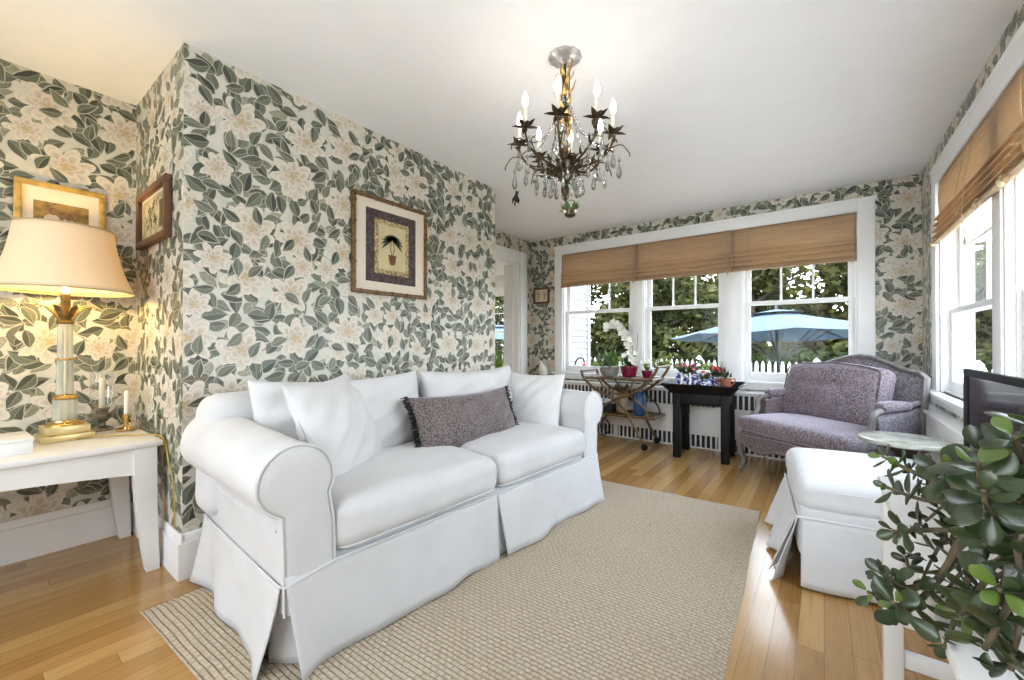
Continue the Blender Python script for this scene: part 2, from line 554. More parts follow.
def mat_blind():
    t = NT('woven_wood_blind'); c = t.coord(); x, y, z = t.sep(c)
    reed = t.math('SINE', z * (2 * PI / .0052))
    nl = t.noise(t.comb(x * 3.5, y, z * 150), 1, 3, .6)
    nb = t.noise(t.comb(x * 1.3, y * 2, z * 45), 1, 2)
    col = t.mix(t.smooth(nl, .3, .7), (.48, .325, .19), (.66, .49, .32))
    col = t.mix(t.smooth(nb, .45, .7) * .5, col, (.54, .36, .21))
    col = t.mix(t.smooth(reed, -.2, -1) * .35, col, (.20, .11, .05))
    d = t.principled(col, .7, 0, t.bump(reed, .25, .002))
    tr = t.node('ShaderNodeBsdfTranslucent'); t.set(tr.inputs[0], t.mix(.35, col, (.9, .7, .45)))
    mx = t.node('ShaderNodeMixShader'); mx.inputs[0].default_value = .36
    t.set(mx.inputs[1], d); t.set(mx.inputs[2], tr.outputs[0])
    # tiny gaps between reeds where daylight slips through
    gap = t.smooth(t.noise(t.comb(x * 5.0, 0, z * 95), 1, 2, .5), .71, .74)
    tp = t.node('ShaderNodeBsdfTransparent')
    m2 = t.node('ShaderNodeMixShader'); t.set(m2.inputs[0], gap * .8)
    t.set(m2.inputs[1], mx.outputs[0]); t.set(m2.inputs[2], tp.outputs[0])
    return t.done(m2.outputs[0])

def mat_shade():
    t = NT('linen_lamp_shade'); c = t.coord(); x, y, z = t.sep(c)
    n = t.noise(t.comb(x * 30, y * 30, z * 300), 1, 3)
    col = t.mix(n, (.80, .72, .56), (.88, .81, .66))
    d = t.principled(col, .85, 0, t.bump(n, .1, .002))
    tr = t.node('ShaderNodeBsdfTranslucent'); tr.inputs[0].default_value = (.95, .80, .52, 1)
    mx = t.node('ShaderNodeMixShader'); mx.inputs[0].default_value = .26
    t.set(mx.inputs[1], d); t.set(mx.inputs[2], tr.outputs[0])
    return t.done(mx.outputs[0])

def mat_wood(name, a, b, scale=(40, 40, 3), rough=.4):
    t = NT(name); c = t.coord()
    n = t.noise(t.vmath('MULTIPLY', c, scale), 1, 5, .6)
    col = t.mix(t.smooth(n, .3, .7), a, b)
    return t.done(t.principled(col, rough, 0, t.bump(n, .12, .003)))

def mat_porcelain():
    t = NT('blue_and_white_porcelain'); c = t.coord()
    n = t.noise(c, 38, 3, .6); m = t.noise(c, 75, 2)
    f = t.math('MAXIMUM', t.smooth(n, .47, .53), t.smooth(m, .58, .62))
    col = t.mix(f, (.78, .80, .86), (.03, .045, .24))
    return t.done(t.principled(col, .12))

def mat_marble():
    t = NT('grey_green_marble'); c = t.coord(); n = t.noise(c, 9, 6, .7)
    col = t.mix(t.smooth(n, .35, .65), (.30, .31, .26), (.55, .55, .48))
    return t.done(t.principled(col, .18))

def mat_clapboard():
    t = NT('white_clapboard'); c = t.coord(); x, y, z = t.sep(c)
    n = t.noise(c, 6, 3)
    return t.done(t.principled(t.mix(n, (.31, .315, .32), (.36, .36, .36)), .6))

M = {}
M['paper'] = wallpaper()
M['floor'] = mat_floor()
M['rug'] = mat_rug()
M['ceil'] = mat_plain('ceiling_paint', (.86, .86, .87), .9, var=.01, bump=.02)
M['trim'] = mat_plain('white_gloss_trim', (.86, .86, .86), .35, var=.015, bump=.02)
M['white_wall'] = mat_plain('white_wall_paint', (.82, .82, .82), .8, var=.015, bump=.03)
M['sofa'] = mat_cloth('white_cotton_slipcover', (.63, .635, .65))
M['sofa2'] = mat_cloth('white_cotton_pillow', (.665, .67, .68), bump=.3)
M['glass'] = mat_glass_thin()
M['blind'] = mat_blind()
M['shade'] = mat_shade()
M['brass'] = mat_plain('brass', (.72, .49, .19), .24, 1.0, var=.12)
M['palebrass'] = mat_plain('pale_brass', (.80, .66, .34), .32, .75, var=.06)
M['gilt'] = mat_plain('gilt_wood', (.62, .40, .11), .35, .6, var=.2, vs=30)
M['bronze'] = mat_plain('dark_bronze', (.085, .058, .032), .42, .7, var=.4, vs=40)
M['bronzegold'] = mat_plain('antique_brass', (.20, .13, .045), .4, .7, var=.3, vs=40)
M['goldleaf'] = mat_plain('gold_leaf', (.55, .36, .12), .35, .8, var=.35, vs=40)
M['crystal'] = mat_clear('crystal_glass')
M['colglass'] = mat_column()
M['thin_glass'] = mat_clear('thin_blown_glass', (.98, .98, .98), .0, .02, .35)
M['bulb'] = mat_emit('candle_bulb_glow', (1.0, .90, .78), 42)
M['candle'] = mat_plain('white_candle_wax', (.80, .77, .68), .5, var=.03)
M['pewter'] = mat_plain('pewter', (.23, .22, .20), .35, .9, var=.3, vs=30)
M['white_paint'] = mat_plain('white_furniture_paint', (.80, .80, .80), .38, var=.02)
M['black_paint'] = mat_plain('black_furniture_paint', (.006, .006, .007), .5, var=.2, Specular_IOR_Level=.2)
M['black_plastic'] = mat_plain('dark_grey_plastic', (.022, .024, .029), .6, var=.1, Specular_IOR_Level=.2)
M['screen'] = mat_plain('television_screen', (.006, .006, .008), .06, var=.05, bump=0)
M['velvet'] = mat_velvet('purple_velvet', (.085, .065, .073), (.285, .235, .272), 95)
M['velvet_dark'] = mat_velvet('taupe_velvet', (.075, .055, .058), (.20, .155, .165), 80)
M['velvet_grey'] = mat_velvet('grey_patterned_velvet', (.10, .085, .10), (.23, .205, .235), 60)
M['frame_grey'] = mat_wood('grey_washed_wood', (.12, .11, .108), (.21, .195, .19), (30, 30, 12), .5)
M['lumbar'] = mat_velvet('taupe_chenille', (.055, .042, .042), (.21, .175, .17), 120)
M['fringe'] = mat_plain('black_fringe', (.008, .008, .009), .95, var=.2)
M['black_frame'] = mat_plain('bamboo_frame', (.14, .075, .024), .4, .2, var=.4, vs=40)
M['walnut'] = mat_wood('dark_walnut', (.07, .028, .012), (.15, .066, .028), (40, 40, 4))
M['mat_board'] = mat_plain('cream_mat_board', (.74, .66, .55), .85, var=.02)
M['bamboo'] = mat_wood('bamboo_cane', (.075, .045, .022), (.20, .125, .055), (50, 50, 14), .4)
M['porcelain'] = mat_porcelain()
M['maroon'] = mat_plain('maroon_glaze', (.17, .008, .035), .2, var=.1)
M['terracotta'] = mat_plain('terracotta', (.34, .115, .065), .8, var=.15)
M['soil'] = mat_plain('potting_soil', (.03, .02, .012), .95, var=.4, vs=40)
M['wicker'] = mat_wood('grey_wicker', (.16, .14, .12), (.36, .33, .29), (60, 60, 60), .8)
M['tin_blue'] = mat_plain('blue_enamel', (.03, .09, .22), .3, var=.15)
M['green'] = mat_plain('houseplant_leaf', (.10, .17, .045), .45, var=.4, vs=25)
M['green_dark'] = mat_plain('dark_houseplant_leaf', (.02, .045, .015), .4, var=.4, vs=25)
M['green_yellow'] = mat_plain('spring_green_leaf', (.22, .38, .05), .5, var=.3, vs=20)
M['petal_white'] = mat_plain('white_petals', (.85, .85, .80), .6, var=.06, vs=30)
M['petal_pink'] = mat_plain('pink_petals', (.62, .12, .20), .6, var=.3, vs=40)
M['petal_red'] = mat_plain('red_petals', (.55, .03, .05), .5, var=.2, vs=40)
M['stem'] = mat_plain('plant_stem', (.10, .13, .05), .6, var=.3)
M['twig'] = mat_wood('twig_bark', (.06, .035, .02), (.14, .085, .05), (60, 60, 20), .8)
M['jade'] = mat_plain('jade_leaf', (.028, .047, .017), .33, var=.45, vs=14, bump=.03, Coat_Weight=.2, Coat_Roughness=.25)
M['jade_young'] = mat_plain('young_jade_leaf', (.10, .165, .026), .32, var=.3, vs=18, bump=.03, Coat_Weight=.2, Coat_Roughness=.25)
M['jade_stem'] = mat_wood('jade_bark', (.075, .06, .035), (.17, .13, .075), (50, 50, 30), .8)
M['pot_grey'] = mat_plain('grey_stoneware', (.20, .19, .175), .5, var=.15)
M['marble'] = mat_marble()
M['iron'] = mat_plain('dark_iron', (.03, .03, .03), .45, .6, var=.2)
M['steel'] = mat_plain('caster_metal', (.35, .33, .30), .3, .9, var=.1)
M['slot'] = mat_plain('radiator_dark_inside', (.03, .028, .026), .7, var=.2)
M['cord'] = mat_plain('tan_cord', (.50, .40, .24), .8, var=.1)
M['goldcord'] = mat_plain('gold_lamp_cord', (.45, .33, .07), .4, var=.1)
M['umbrella'] = mat_plain('blue_canvas', (.012, .045, .092), .8, var=.06, Sheen_Weight=.1)
M['grass'] = mat_grass()
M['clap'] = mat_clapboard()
M['picket'] = mat_plain('white_picket_paint', (.55, .55, .55), .6, var=.04)
M['bark'] = mat_wood('tree_bark', (.03, .024, .018), (.075, .06, .045), (6, 6, 2), .95)
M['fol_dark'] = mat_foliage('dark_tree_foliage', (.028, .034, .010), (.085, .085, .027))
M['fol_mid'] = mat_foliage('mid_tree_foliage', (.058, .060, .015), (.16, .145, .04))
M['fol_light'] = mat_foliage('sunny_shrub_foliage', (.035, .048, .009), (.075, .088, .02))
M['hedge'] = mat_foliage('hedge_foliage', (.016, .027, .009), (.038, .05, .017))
M['crystal_plate'] = mat_plain('silvered_ceiling_rose', (.50, .49, .48), .3, .5, var=.25, vs=30)
# ------------------------------------------------------------------ the room (metres, camera stands over x=0, y=0)
H = 2.44; XR = .642; YF = 4.664; XL = -3.17; XB = -2.327; YB0 = .61; YB1 = 2.853; YR = -1.7

def boxes(name, mat, L, uv=False, parent=None, bevel=0):
    bm = bmesh.new()
    for b in L: box(bm, *b, bevel=bevel)
    return finish(name, bm, mat, parent, smooth=False, uv=uv, merge=False)

struct(boxes('floor', M['floor'], [(-7.2, XR + .1, YR - .1, 6.7, -.06, 0)]))
struct(boxes('ceiling', M['ceil'], [(-7.2, XR + .2, YR - .2, YF + .2, H, H + .08), (-7.2, -3.3, YF + .2, 6.8, H, H + .08)]))

# openings: far window, right window, unseen rear window added for light, doorway
FW = (-2.675, .24, .70, 2.20); RW = (.87, 4.03, .735, 2.16); BW = (-2.5, .1, .55, 2.15); DW = (3.50, 4.39, 2.11)
struct(boxes('wall_far', M['paper'], [(XL - .24, FW[0], YF, YF + .16, 0, H), (FW[1], XR + .16, YF, YF + .16, 0, H),
                                      (FW[0], FW[1], YF, YF + .16, 0, FW[2]), (FW[0], FW[1], YF, YF + .16, FW[3], H)], True))
struct(boxes('wall_right', M['paper'], [(XR, XR + .16, YR, RW[0], 0, H), (XR, XR + .16, RW[1], YF, 0, H),
                                        (XR, XR + .16, RW[0], RW[1], 0, RW[2]), (XR, XR + .16, RW[0], RW[1], RW[3], H)], True))
struct(boxes('wall_rear', M['white_wall'], [(XL - .24, BW[0], YR - .16, YR, 0, H), (BW[1], XR + .16, YR - .16, YR, 0, H),
                                            (BW[0], BW[1], YR - .16, YR, 0, BW[2]), (BW[0], BW[1], YR - .16, YR, BW[3], H)]))
struct(boxes('wall_left', M['paper'], [(XL - .24, XL, YR, DW[0], 0, H), (XL - .24, XL, DW[1], YF, 0, H),
                                       (XL - .24, XL, DW[0], DW[1], DW[2], H)], True))
struct(boxes('wall_projecting', M['paper'], [(XL, XB, YB0, YB1, 0, H)], True))

def baseboard(name, L):
    bm = bmesh.new()
    for (x0, x1, y0, y1, ax, s) in L:
        box(bm, x0, x1, y0, y1, 0, .165)
        # a stepped cap along the top, thinner than the board
        if ax == 'x':
            a, b = (x0, x1 - .007) if s > 0 else (x0 + .007, x1)
            box(bm, a, b, y0, y1, .165, .205, bevel=.004)
        else:
            a, b = (y0, y1 - .007) if s > 0 else (y0 + .007, y1)
            box(bm, x0, x1, a, b, .165, .205, bevel=.004)
    struct(finish(name, bm, M['trim'], merge=False))
baseboard('baseboard_left', [(XL, XL + .018, YR, YB0 - .018, 'x', 1), (XL, XL + .018, YB1, DW[0] - .15, 'x', 1)])
baseboard('baseboard_projecting', [(XL + .018, XB + .018, YB0 - .018, YB0, 'y', -1), (XB, XB + .018, YB0, YB1 + .018, 'x', 1)])
baseboard('baseboard_far', [(XL, -2.78, YF - .018, YF, 'y', -1), (.28, XR, YF - .018, YF, 'y', -1)])
baseboard('baseboard_right', [(XR - .018, XR, 4.3, YF - .018, 'x', -1), (XR - .018, XR, YR, .6, 'x', -1)])

def window(name, loc, rotz, units, x0, x1, z0, z1, zm, cw=.115, stool=True, depth=.16, muntin=(3, 2)):
    """x along the wall, y outwards, z up; units are (x0, x1) sash bays"""
    R = structure_root(name, loc, rotz)
    bm = bmesh.new()   # casing
    t = -.022
    box(bm, x0 - cw, x0, t, 0, z0 - .0, z1 + cw, bevel=.004); box(bm, x1, x1 + cw, t, 0, z0, z1 + cw, bevel=.004)
    box(bm, x0 + .0005, x1 - .0005, t, 0, z1, z1 + cw, bevel=.004)
    box(bm, x0 - cw - .012, x1 + cw + .012, t - .008, 0, z1 + cw - .018, z1 + cw + .004, bevel=.003)
    finish('casing', bm, M['trim'], R, merge=False)
    bm = bmesh.new()   # jamb lining
    box(bm, x0, x0 + .015, 0, depth, z0, z1); box(bm, x1 - .015, x1, 0, depth, z0, z1)
    box(bm, x0, x1, 0, depth, z1 - .015, z1); box(bm, x0, x1, .02, depth + .03, z0 - .001, z0 + .014)
    finish('jamb', bm, M['trim'], R, merge=False)
    if stool:
        bm = bmesh.new()
        box(bm, x0 - cw - .02, x1 + cw + .02, -.065, .03, z0 - .028, z0, bevel=.006)
        finish('window_stool', bm, M['trim'], R)
        bm = bmesh.new()
        box(bm, x0 - cw, x1 + cw, -.02, 0, z0 - .085, z0 - .028, bevel=.003)
        finish('apron', bm, M['trim'], R)
    edges = sorted(units)
    for (a, b), (c, d) in zip(edges[:-1], edges[1:]):
        bm = bmesh.new()
        box(bm, b, c, .0, depth, z0, z1); box(bm, b + .012, c - .012, -.012, 0, z0, z1, bevel=.003)
        finish('mullion', bm, M['trim'], R, merge=False)
    for (a, b) in edges:
        a += .012; b -= .012
        for (nm, ya, yb, za, zb, bot, top, mun) in (('lower_sash', .045, .08, z0 + .012, zm + .02, .07, .036, None),
                                                    ('upper_sash', .085, .12, zm - .018, z1 - .012, .036, .05, muntin)):
            st = .048
            bm = bmesh.new()
            box(bm, a, a + st, ya, yb, za, zb, bevel=.004); box(bm, b - st, b, ya, yb, za, zb, bevel=.004)
            box(bm, a + st, b - st, ya, yb, za, za + bot, bevel=.004); box(bm, a + st, b - st, ya, yb, zb - top, zb, bevel=.004)
            if mun:   # side tracks
                box(bm, a - .0115, a - .0005, .03, .13, z0, z1); box(bm, b + .0005, b + .0115, .03, .13, z0, z1)
            if mun:
                nx, nzz = mun; gx0 = a + st; gx1 = b - st; gz0 = za + bot; gz1 = zb - top
                for i in range(1, nx):
                    x = gx0 + (gx1 - gx0) * i / nx
                    box(bm, x - .009, x + .009, ya + .008, yb - .008, gz0, gz1, bevel=.003)
                for i in range(1, nzz):
                    z = gz0 + (gz1 - gz0) * i / nzz
                    box(bm, gx0, gx1, ya + .008, yb - .008, z - .009, z + .009, bevel=.003)
            s = finish(nm, bm, M['trim'], R, merge=False)
            bm = bmesh.new(); ym = (ya + yb) / 2
            box(bm, a + st - .004, b - st + .004, ym - .002, ym + .002, za + bot - .004, zb - top + .004)
            finish('pane', bm, M['glass'], s, smooth=False)
    return R

window('window_1', (0, YF, 0), 0, [(FW[0], -1.765), (-1.625, -.81), (-.635, FW[1])], *FW, 1.46)
window('window_2', (XR, 0, 0), -PI / 2, [(-4.03, -2.90), (-2.76, -1.87), (-1.73, -.87)], -RW[1], -RW[0], RW[2], RW[3], 1.28, .13, muntin=(2, 2))
window('fill_window_rear', (0, YR, 0), PI, [(-.1, 1.13), (1.27, 2.5)], -BW[1], -BW[0], BW[2], BW[3], 1.4)  # unseen window added behind the camera for front fill

# doorway in the left wall, seen past the end of the projecting wall
def doorway():
    R = structure_root('door_1', (XL, 0, 0))
    y0, y1, z1 = DW; cw = .15
    bm = bmesh.new()
    for x in (0, -.24 - .022):
        box(bm, x, x + .022, y0 - cw, y0, 0, z1 + cw, bevel=.004); box(bm, x, x + .022, y1, y1 + cw, 0, z1 + cw, bevel=.004)
        box(bm, x, x + .022, y0, y1, z1, z1 + cw, bevel=.004)
    finish('casing', bm, M['trim'], R, merge=False)
    bm = bmesh.new()
    box(bm, -.24, 0, y1 - .018, y1, 0, z1); box(bm, -.24, 0, y0, y0 + .018, 0, z1); box(bm, -.24, 0, y0, y1, z1 - .018, z1)
    box(bm, -.13, -.09, y1 - .03, y1 - .018, 0, z1 - .018); box(bm, -.13, -.09, y0 + .018, y0 + .03, 0, z1 - .018)
    finish('jamb', bm, M['trim'], R, merge=False)
doorway()

# the room beyond the doorway
AW = (-6.6, -4.55, .45, 2.1)
struct(boxes('wall_adjoining', M['white_wall'], [(-7.2, AW[0], 6.6, 6.75, 0, H), (AW[1], -3.41, 6.6, 6.75, 0, H),
      (AW[0], AW[1], 6.6, 6.75, 0, AW[2]), (AW[0], AW[1], 6.6, 6.75, AW[3], H), (-7.2, -7.05, YR, 3.6, 0, H), (-7.2, -7.05, 6.2, 6.6, 0, H), (-7.2, -7.05, 3.6, 6.2, 0, .5), (-7.2, -7.05, 3.6, 6.2, 2.2, H),
      (-7.05, XL - .24, 2.6, 2.75, 0, H), (-3.41, -3.36, YF + .16, 6.75, 0, H)]))
window('window_4', (0, 6.6, 0), 0, [(AW[0], -5.66), (-5.58, AW[1])], *AW, 1.3, .1, False, .15, (2, 2))
window('fill_window_side', (-7.05, 0, 0), PI / 2, [(3.6, 4.83), (4.97, 6.2)], 3.6, 6.2, .5, 2.2, 1.3, .1, False, .15, (2, 2))  # unseen side window, added to brighten the adjoining room
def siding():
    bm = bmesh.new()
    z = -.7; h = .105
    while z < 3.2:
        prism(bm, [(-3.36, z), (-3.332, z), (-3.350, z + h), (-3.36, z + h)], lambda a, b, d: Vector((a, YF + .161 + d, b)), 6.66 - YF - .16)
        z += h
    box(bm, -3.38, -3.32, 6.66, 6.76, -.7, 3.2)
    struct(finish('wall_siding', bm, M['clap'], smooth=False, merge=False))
siding()

# ------------------------------------------------------------------ woven wood blinds
def blind(name, label, group, loc, rotz, x0, x1, zt, zb, cords, nf=4, seed=0):
    T = thing(name, label, 'blind', loc, rotz, group)
    T0 = zt
    prof = []
    zf = zb + .20 if nf >= 4 else zb + .16          # the stack of folds starts here
    for i in range(9): prof.append((-.012 - .004 * math.sin(i / 8 * PI), zt + (zf - zt) * i / 8 - zt))
    fh = (zf - zb) / nf
    for k in range(nf):
        # each fold swells forward and tucks back under like a shingle
        for t, y in ((.10, -.016), (.35, -.027), (.65, -.036), (.90, -.042), (1.0, -.041), (1.02, -.030), (.97, -.017)):
            prof.append((y - .003 * k, zf - fh * (k + t) - zt))
    prof.append((-.012, zb + .012 - zt)); prof.append((-.005, zb + .05 - zt))
    bm = bmesh.new(); n = 40; m = len(prof) - 1
    def f(u, v):
        y, z = prof[int(round(v * m))]
        x = x0 + (x1 - x0) * u
        return Vector((x, y + .004 * noise.noise(Vector((x * 3 + seed, z * 9, 0))), z + .003 * noise.noise(Vector((x * 2.2, seed, z))) * (1 if z < -.2 else 0)))
    grid(bm, n, m, f)
    finish('woven_panel', bm, M['blind'], T, solid=.003, angle=60)
    bm = bmesh.new(); box(bm, x0, x1, -.012, .016, -.03, 0, bevel=.003)
    finish('head_rail', bm, M['blind'], T)
    for (cx, zl) in cords:
        bm = bmesh.new()
        y = -.052
        tube(bm, [(cx, -.02, -.02), (cx, y, -.22), (cx + .004, y - .012, zl * .6 - .1), (cx, y, zl)], .0022, 6)
        lathe(bm, [(.002, .02), (.006, .012), (.007, -.004), (.004, -.016)], (cx, y, zl - .01), 8)
        finish('pull_cord', bm, M['cord'], T)
    return T
BG = 'woven wood blinds on the far window'
def far_blind(x0, x1, lab, cords, seed):
    return blind('woven_blind', lab, BG, (0, YF - .026, 2.195), 0, x0, x1, 2.195, 1.775, cords, 4, seed)
far_blind(-2.668, -1.697, 'woven wood roman blind over the left bay of the far window, nearest the doorway', [(-1.72, -.42), (-2.55, -.30)], 1.3)
far_blind(-1.690, -.726, 'woven wood roman blind over the middle bay of the far window', [(-.76, -.42), (-1.54, -.40)], 5.1)
far_blind(-.719, .232, 'woven wood roman blind over the right bay of the far window, above the blue umbrella', [(-.58, -.40)], 9.7)
b = blind('woven_blind', 'wide tan roman blind hanging over the window of the right-hand wall', None, (XR - .001, 0, 2.155), -PI / 2,
          -3.95, -2.50, 2.155, 1.735, [(-3.12, -.55), (-3.28, -.36)], 5, 3.3)
b2 = blind('woven_blind', 'second tan roman blind on the right-hand wall, mostly cut off by the photo edge', None, (XR - .001, 0, 2.155), -PI / 2,
           -2.49, -.88, 2.155, 1.735, [(-2.3, -.45)], 5, 6.3)
for T, xs in ((b, (-3.93, -2.95, -2.6)),):
    for x in xs:
        bm = bmesh.new()
        ball(bm, (x, -.05, -.425), .014, 2); ball(bm, (x + .02, -.055, -.418), .012, 2); ball(bm, (x + .008, -.045, -.40), .012, 2)
        finish('cord_knot', bm, M['cord'], T)

# ------------------------------------------------------------------ radiator covers
def radiator(name, label, loc, rotz, x0, x1, depth, h, style):
    """x along the wall, y from the wall (0) into the room (-depth)"""
    T = thing(name, label, 'radiator cover', loc, rotz)
    bm = bmesh.new()
    box(bm, x0, x1, -depth + .012, 0, 0, h - .02)
    finish('dark_inside', bm, M['slot'], T, smooth=False)
    T.children[0].name = 'inner_box'
    bm = bmesh.new()
    box(bm, x0 - .01, x1 + .01, -depth - .015, 0, h - .02, h, bevel=.004)
    finish('top_board', bm, M['trim'], T)
    bm = bmesh.new()
    y0, y1 = -depth, -depth + .011
    if style == 'slots':
        bands = [(0, .012), (.135, .425), (.56, h - .02)]
        for a, c in bands: box(bm, x0, x1, y0, y1, a, c)
        w = .032; p = .048
        zs = [(.012, .135), (.425, .56)]
        for (a, c) in zs:
            x = x0
            while x < x1 - .02:
                box(bm, x, min(x1, x + p - w), y0, y1, a, c); x += p
            # frame lines between bays
        for x in (x0, x0 + (x1 - x0) / 3, x0 + 2 * (x1 - x0) / 3, x1 - .05):
            box(bm, x, x + .05, y0 - .004, y0, 0, h - .02)
    else:
        box(bm, x0, x1, y0, y1, 0, .06); box(bm, x0, x1, y0, y1, h - .10, h - .02)
        x = x0
        while x < x1 - .01:
            box(bm, x, x + .010, y0, y0 + .006, .06, h - .10); x += .025
        z = .06
        while z < h - .10:
            box(bm, x0, x1, y0 + .002, y0 + .008, z, z + .010); z += .025
        for x in (x0, x0 + (x1 - x0) / 2, x1 - .05):
            box(bm, x, x + .05, y0 - .006, y0, 0, h - .02)
    finish('grille', bm, M['trim'], T, smooth=False, merge=False)
    return T
radiator('radiator_cover', 'long white radiator cover with dark slots under the far window', (0, YF - .001, 0), 0, -3.02, .26, .15, .60, 'slots')
radiator('radiator_cover', 'white lattice radiator cover under the right-hand window, beside the round table', (XR - .001, 0, 0), -PI / 2, -4.25, -1.83, .09, .62, 'lattice')
# ------------------------------------------------------------------ rug
def rug():
    bm = bmesh.new()
    W, L = 1.96, 2.536
    def f(u, v):
        x = (u - .5) * W; y = (v - .5) * L
        e = min(u * W, (1 - u) * W, v * L, (1 - v) * L)
        ex = .006 * noise.noise(Vector((v * L * 3, u * 7, 0))) if u in (0, 1) else 0
        ey = .005 * noise.noise(Vector((u * W * 3, v * 7, 3))) if v in (0, 1) else 0
        z = .011 + .003 * noise.noise(Vector((x * 2, y * 2, 0))) if e > .008 else .001
        # a soft ruck in the weave near the far right corner
        g = math.exp(-((x - .45) / .06) ** 2) * max(0, min(1, (y - .2) / .5))
        return Vector((x + ex, y + ey, z + .004 * g))
    us = [0, .004] + [i / 30 for i in range(1, 30)] + [.996, 1]; vs = [0, .003] + [i / 40 for i in range(1, 40)] + [.997, 1]
    grid(bm, len(us) - 1, len(vs) - 1, lambda u, v: f(us[int(round(u * (len(us) - 1)))], vs[int(round(v * (len(vs) - 1)))]))
    o = finish('area_rug', bm, M['rug'])
    o.location = (-1.2465, 1.7445, 0); o.rotation_euler = (0, 0, math.radians(2.5))
    tag(o, 'large natural jute rug on the oak floor in front of the white sofa', 'rug')
rug()

# ------------------------------------------------------------------ the white sofa
def sofa():
    T = thing('sofa', 'long white slipcovered sofa with rolled arms against the magnolia wallpaper', 'sofa', (-2.212, 1.672, 0), math.radians(-3.7))
    m = M['sofa']
    HL = 1.0           # half length to the outer face of the arms
    # back
    bm = bmesh.new()
    cushion(bm, .115, 1.045, .265, .085, Matrix.Translation((.118, 0, .575)), n=22, crown=.01, wr=.005, seed=2)
    finish('back_frame', bm, m, T, angle=80)
    # base between the seat cushions and the skirt
    bm = bmesh.new()
    cushion(bm, .42, .90, .115, .03, Matrix.Translation((.478, 0, .235)), n=14, crown=0, wr=.003, seed=4)
    finish('seat_base', bm, m, T, angle=80)
    # rolled arms
    def arm(s):
        cy, cz, r = -.958, .622, .116
        prof = [(-.992, .20), (-.995, .35), (-.998, .46)]
        for i in range(23):
            a = math.radians(248 - i * (248 + 32) / 22)
            prof.append((cy + r * math.cos(a) * (1.0 if i < 17 else 1.0 + .06 * (i - 16) / 6), cz + r * math.sin(a)))
        prof += [(-.838, .46), (-.835, .36), (-.835, .20)]
        N = len(prof)
        cxm = sum(p[0] for p in prof) / N; czm = sum(p[1] for p in prof) / N
        x0, x1 = .02, .905
        bm = bmesh.new(); nx = 26; rings = []
        def P(i, x, off=0.0):
            y, z = prof[i]
            if off:
                a = prof[max(0, i - 1)]; b = prof[min(N - 1, i + 1)]
                ty, tz = b[0] - a[0], b[1] - a[1]; l = math.hypot(ty, tz) or 1
                y += tz / l * off; z -= ty / l * off
            k = nz((x, y, z), 5, 11 * s) * .006 + nz((x, y, z), 13, 3 * s) * .0025
            top = max(0, z - .45) / .3
            z += .012 * math.sin(PI * (x - x0) / (x1 - x0)) * top * 0 - .0
            g = .016 * (1 - (x - x0) / (x1 - x0)) * max(0, min(1, (z - .40) / .12))   # fuller towards the back
            y2 = y + (k * .8 + g) * (y - cy) / r; z2 = z + k + g * (z - cz) / r
            return Vector((x, s * -y2, z2))
        for j in range(nx + 1):
            x = x0 + (x1 - x0) * j / nx
            rings.append([bm.verts.new(P(i, x)) for i in range(N)])
        for off, dx in ((.006, .008), (.016, .013), (.04, .016)):
            rings.append([bm.verts.new(P(i, x1 + dx, off)) for i in range(N)])
        for a, b in zip(rings[:-1], rings[1:]):
            for i in range(N - 1): bm.faces.new((a[i], a[i + 1], b[i + 1], b[i]))
        bm.faces.new(rings[-1]); bm.faces.new(list(reversed(rings[0])))
        for a, b in zip(rings[:-1], rings[1:]): bm.faces.new((a[-1], a[0], b[0], b[-1]))
        A = finish('arm', bm, m, T, angle=70)
        bm = bmesh.new()
        tube(bm, [P(i, x1 + .007, -.0015) for i in range(0, N)], .0048, 7)
        finish('piping', bm, m, A)
        # fold of the side panel below the roll
        bm = bmesh.new()
        tube(bm, [(.06 + .8 * t, s * (.999 + .001), .475 - .012 * math.sin(t * 5) - .028 * t) for t in [i / 14 for i in range(15)]], .0045, 6)
        finish('seam', bm, m, A)
    arm(-1); arm(1)
    # skirt: one panel per side, two along the front, inserts behind the pleats
    bm = bmesh.new(); zt, zb = .292, .016
    for s in (-1, 1):
        skirt(bm, (.03, s * 1.0, zt), (.895, s * 1.0, zt), zt, zb, (0, s, 0), .035, .026, 3 + s, waves=2.2, edge=.016, lean1=-.02)
        # corner insert
        skirt(bm, (.80, s * .992, zt), (.905, s * .90, zt), zt - .01, zb, (.7, s * .7, 0), .016, .002, 1, nu=8)
    skirt(bm, (.918, -.995, zt), (.915, .004, zt), .325, zb, (1, 0, 0), .035, .022, 8.2, waves=1.6, edge=.016, lean0=.03, lean1=-.03)
    skirt(bm, (.915, -.004, zt), (.918, .995, zt), .325, zb, (1, 0, 0), .045, .022, 5.4, waves=1.6, edge=.016, lean0=.028, lean1=.01)
    skirt(bm, (.908, -.11, zt), (.908, .11, zt), .322, zb, (1, 0, 0), .020, .002, 2.4, nu=10)
    skirt(bm, (.02, -1.0, zt), (.02, 1.0, zt), zt - .004, zb, (-1, 0, 0), .0, .004, 5.4, nu=20)
    finish('skirt', bm, m, T, angle=80, solid=.004)
    bm = bmesh.new()
    tube(bm, [(.03, -1.002, zt), (.5, -1.004, zt - .006), (.89, -1.003, zt), (.921, -.995, zt + .004), (.923, -.84, .325), (.922, 0, .326), (.923, .84, .325), (.921, .995, zt + .004), (.89, 1.003, zt), (.03, 1.002, zt)], .0045, 7)
    finish('skirt_welt', bm, m, T)
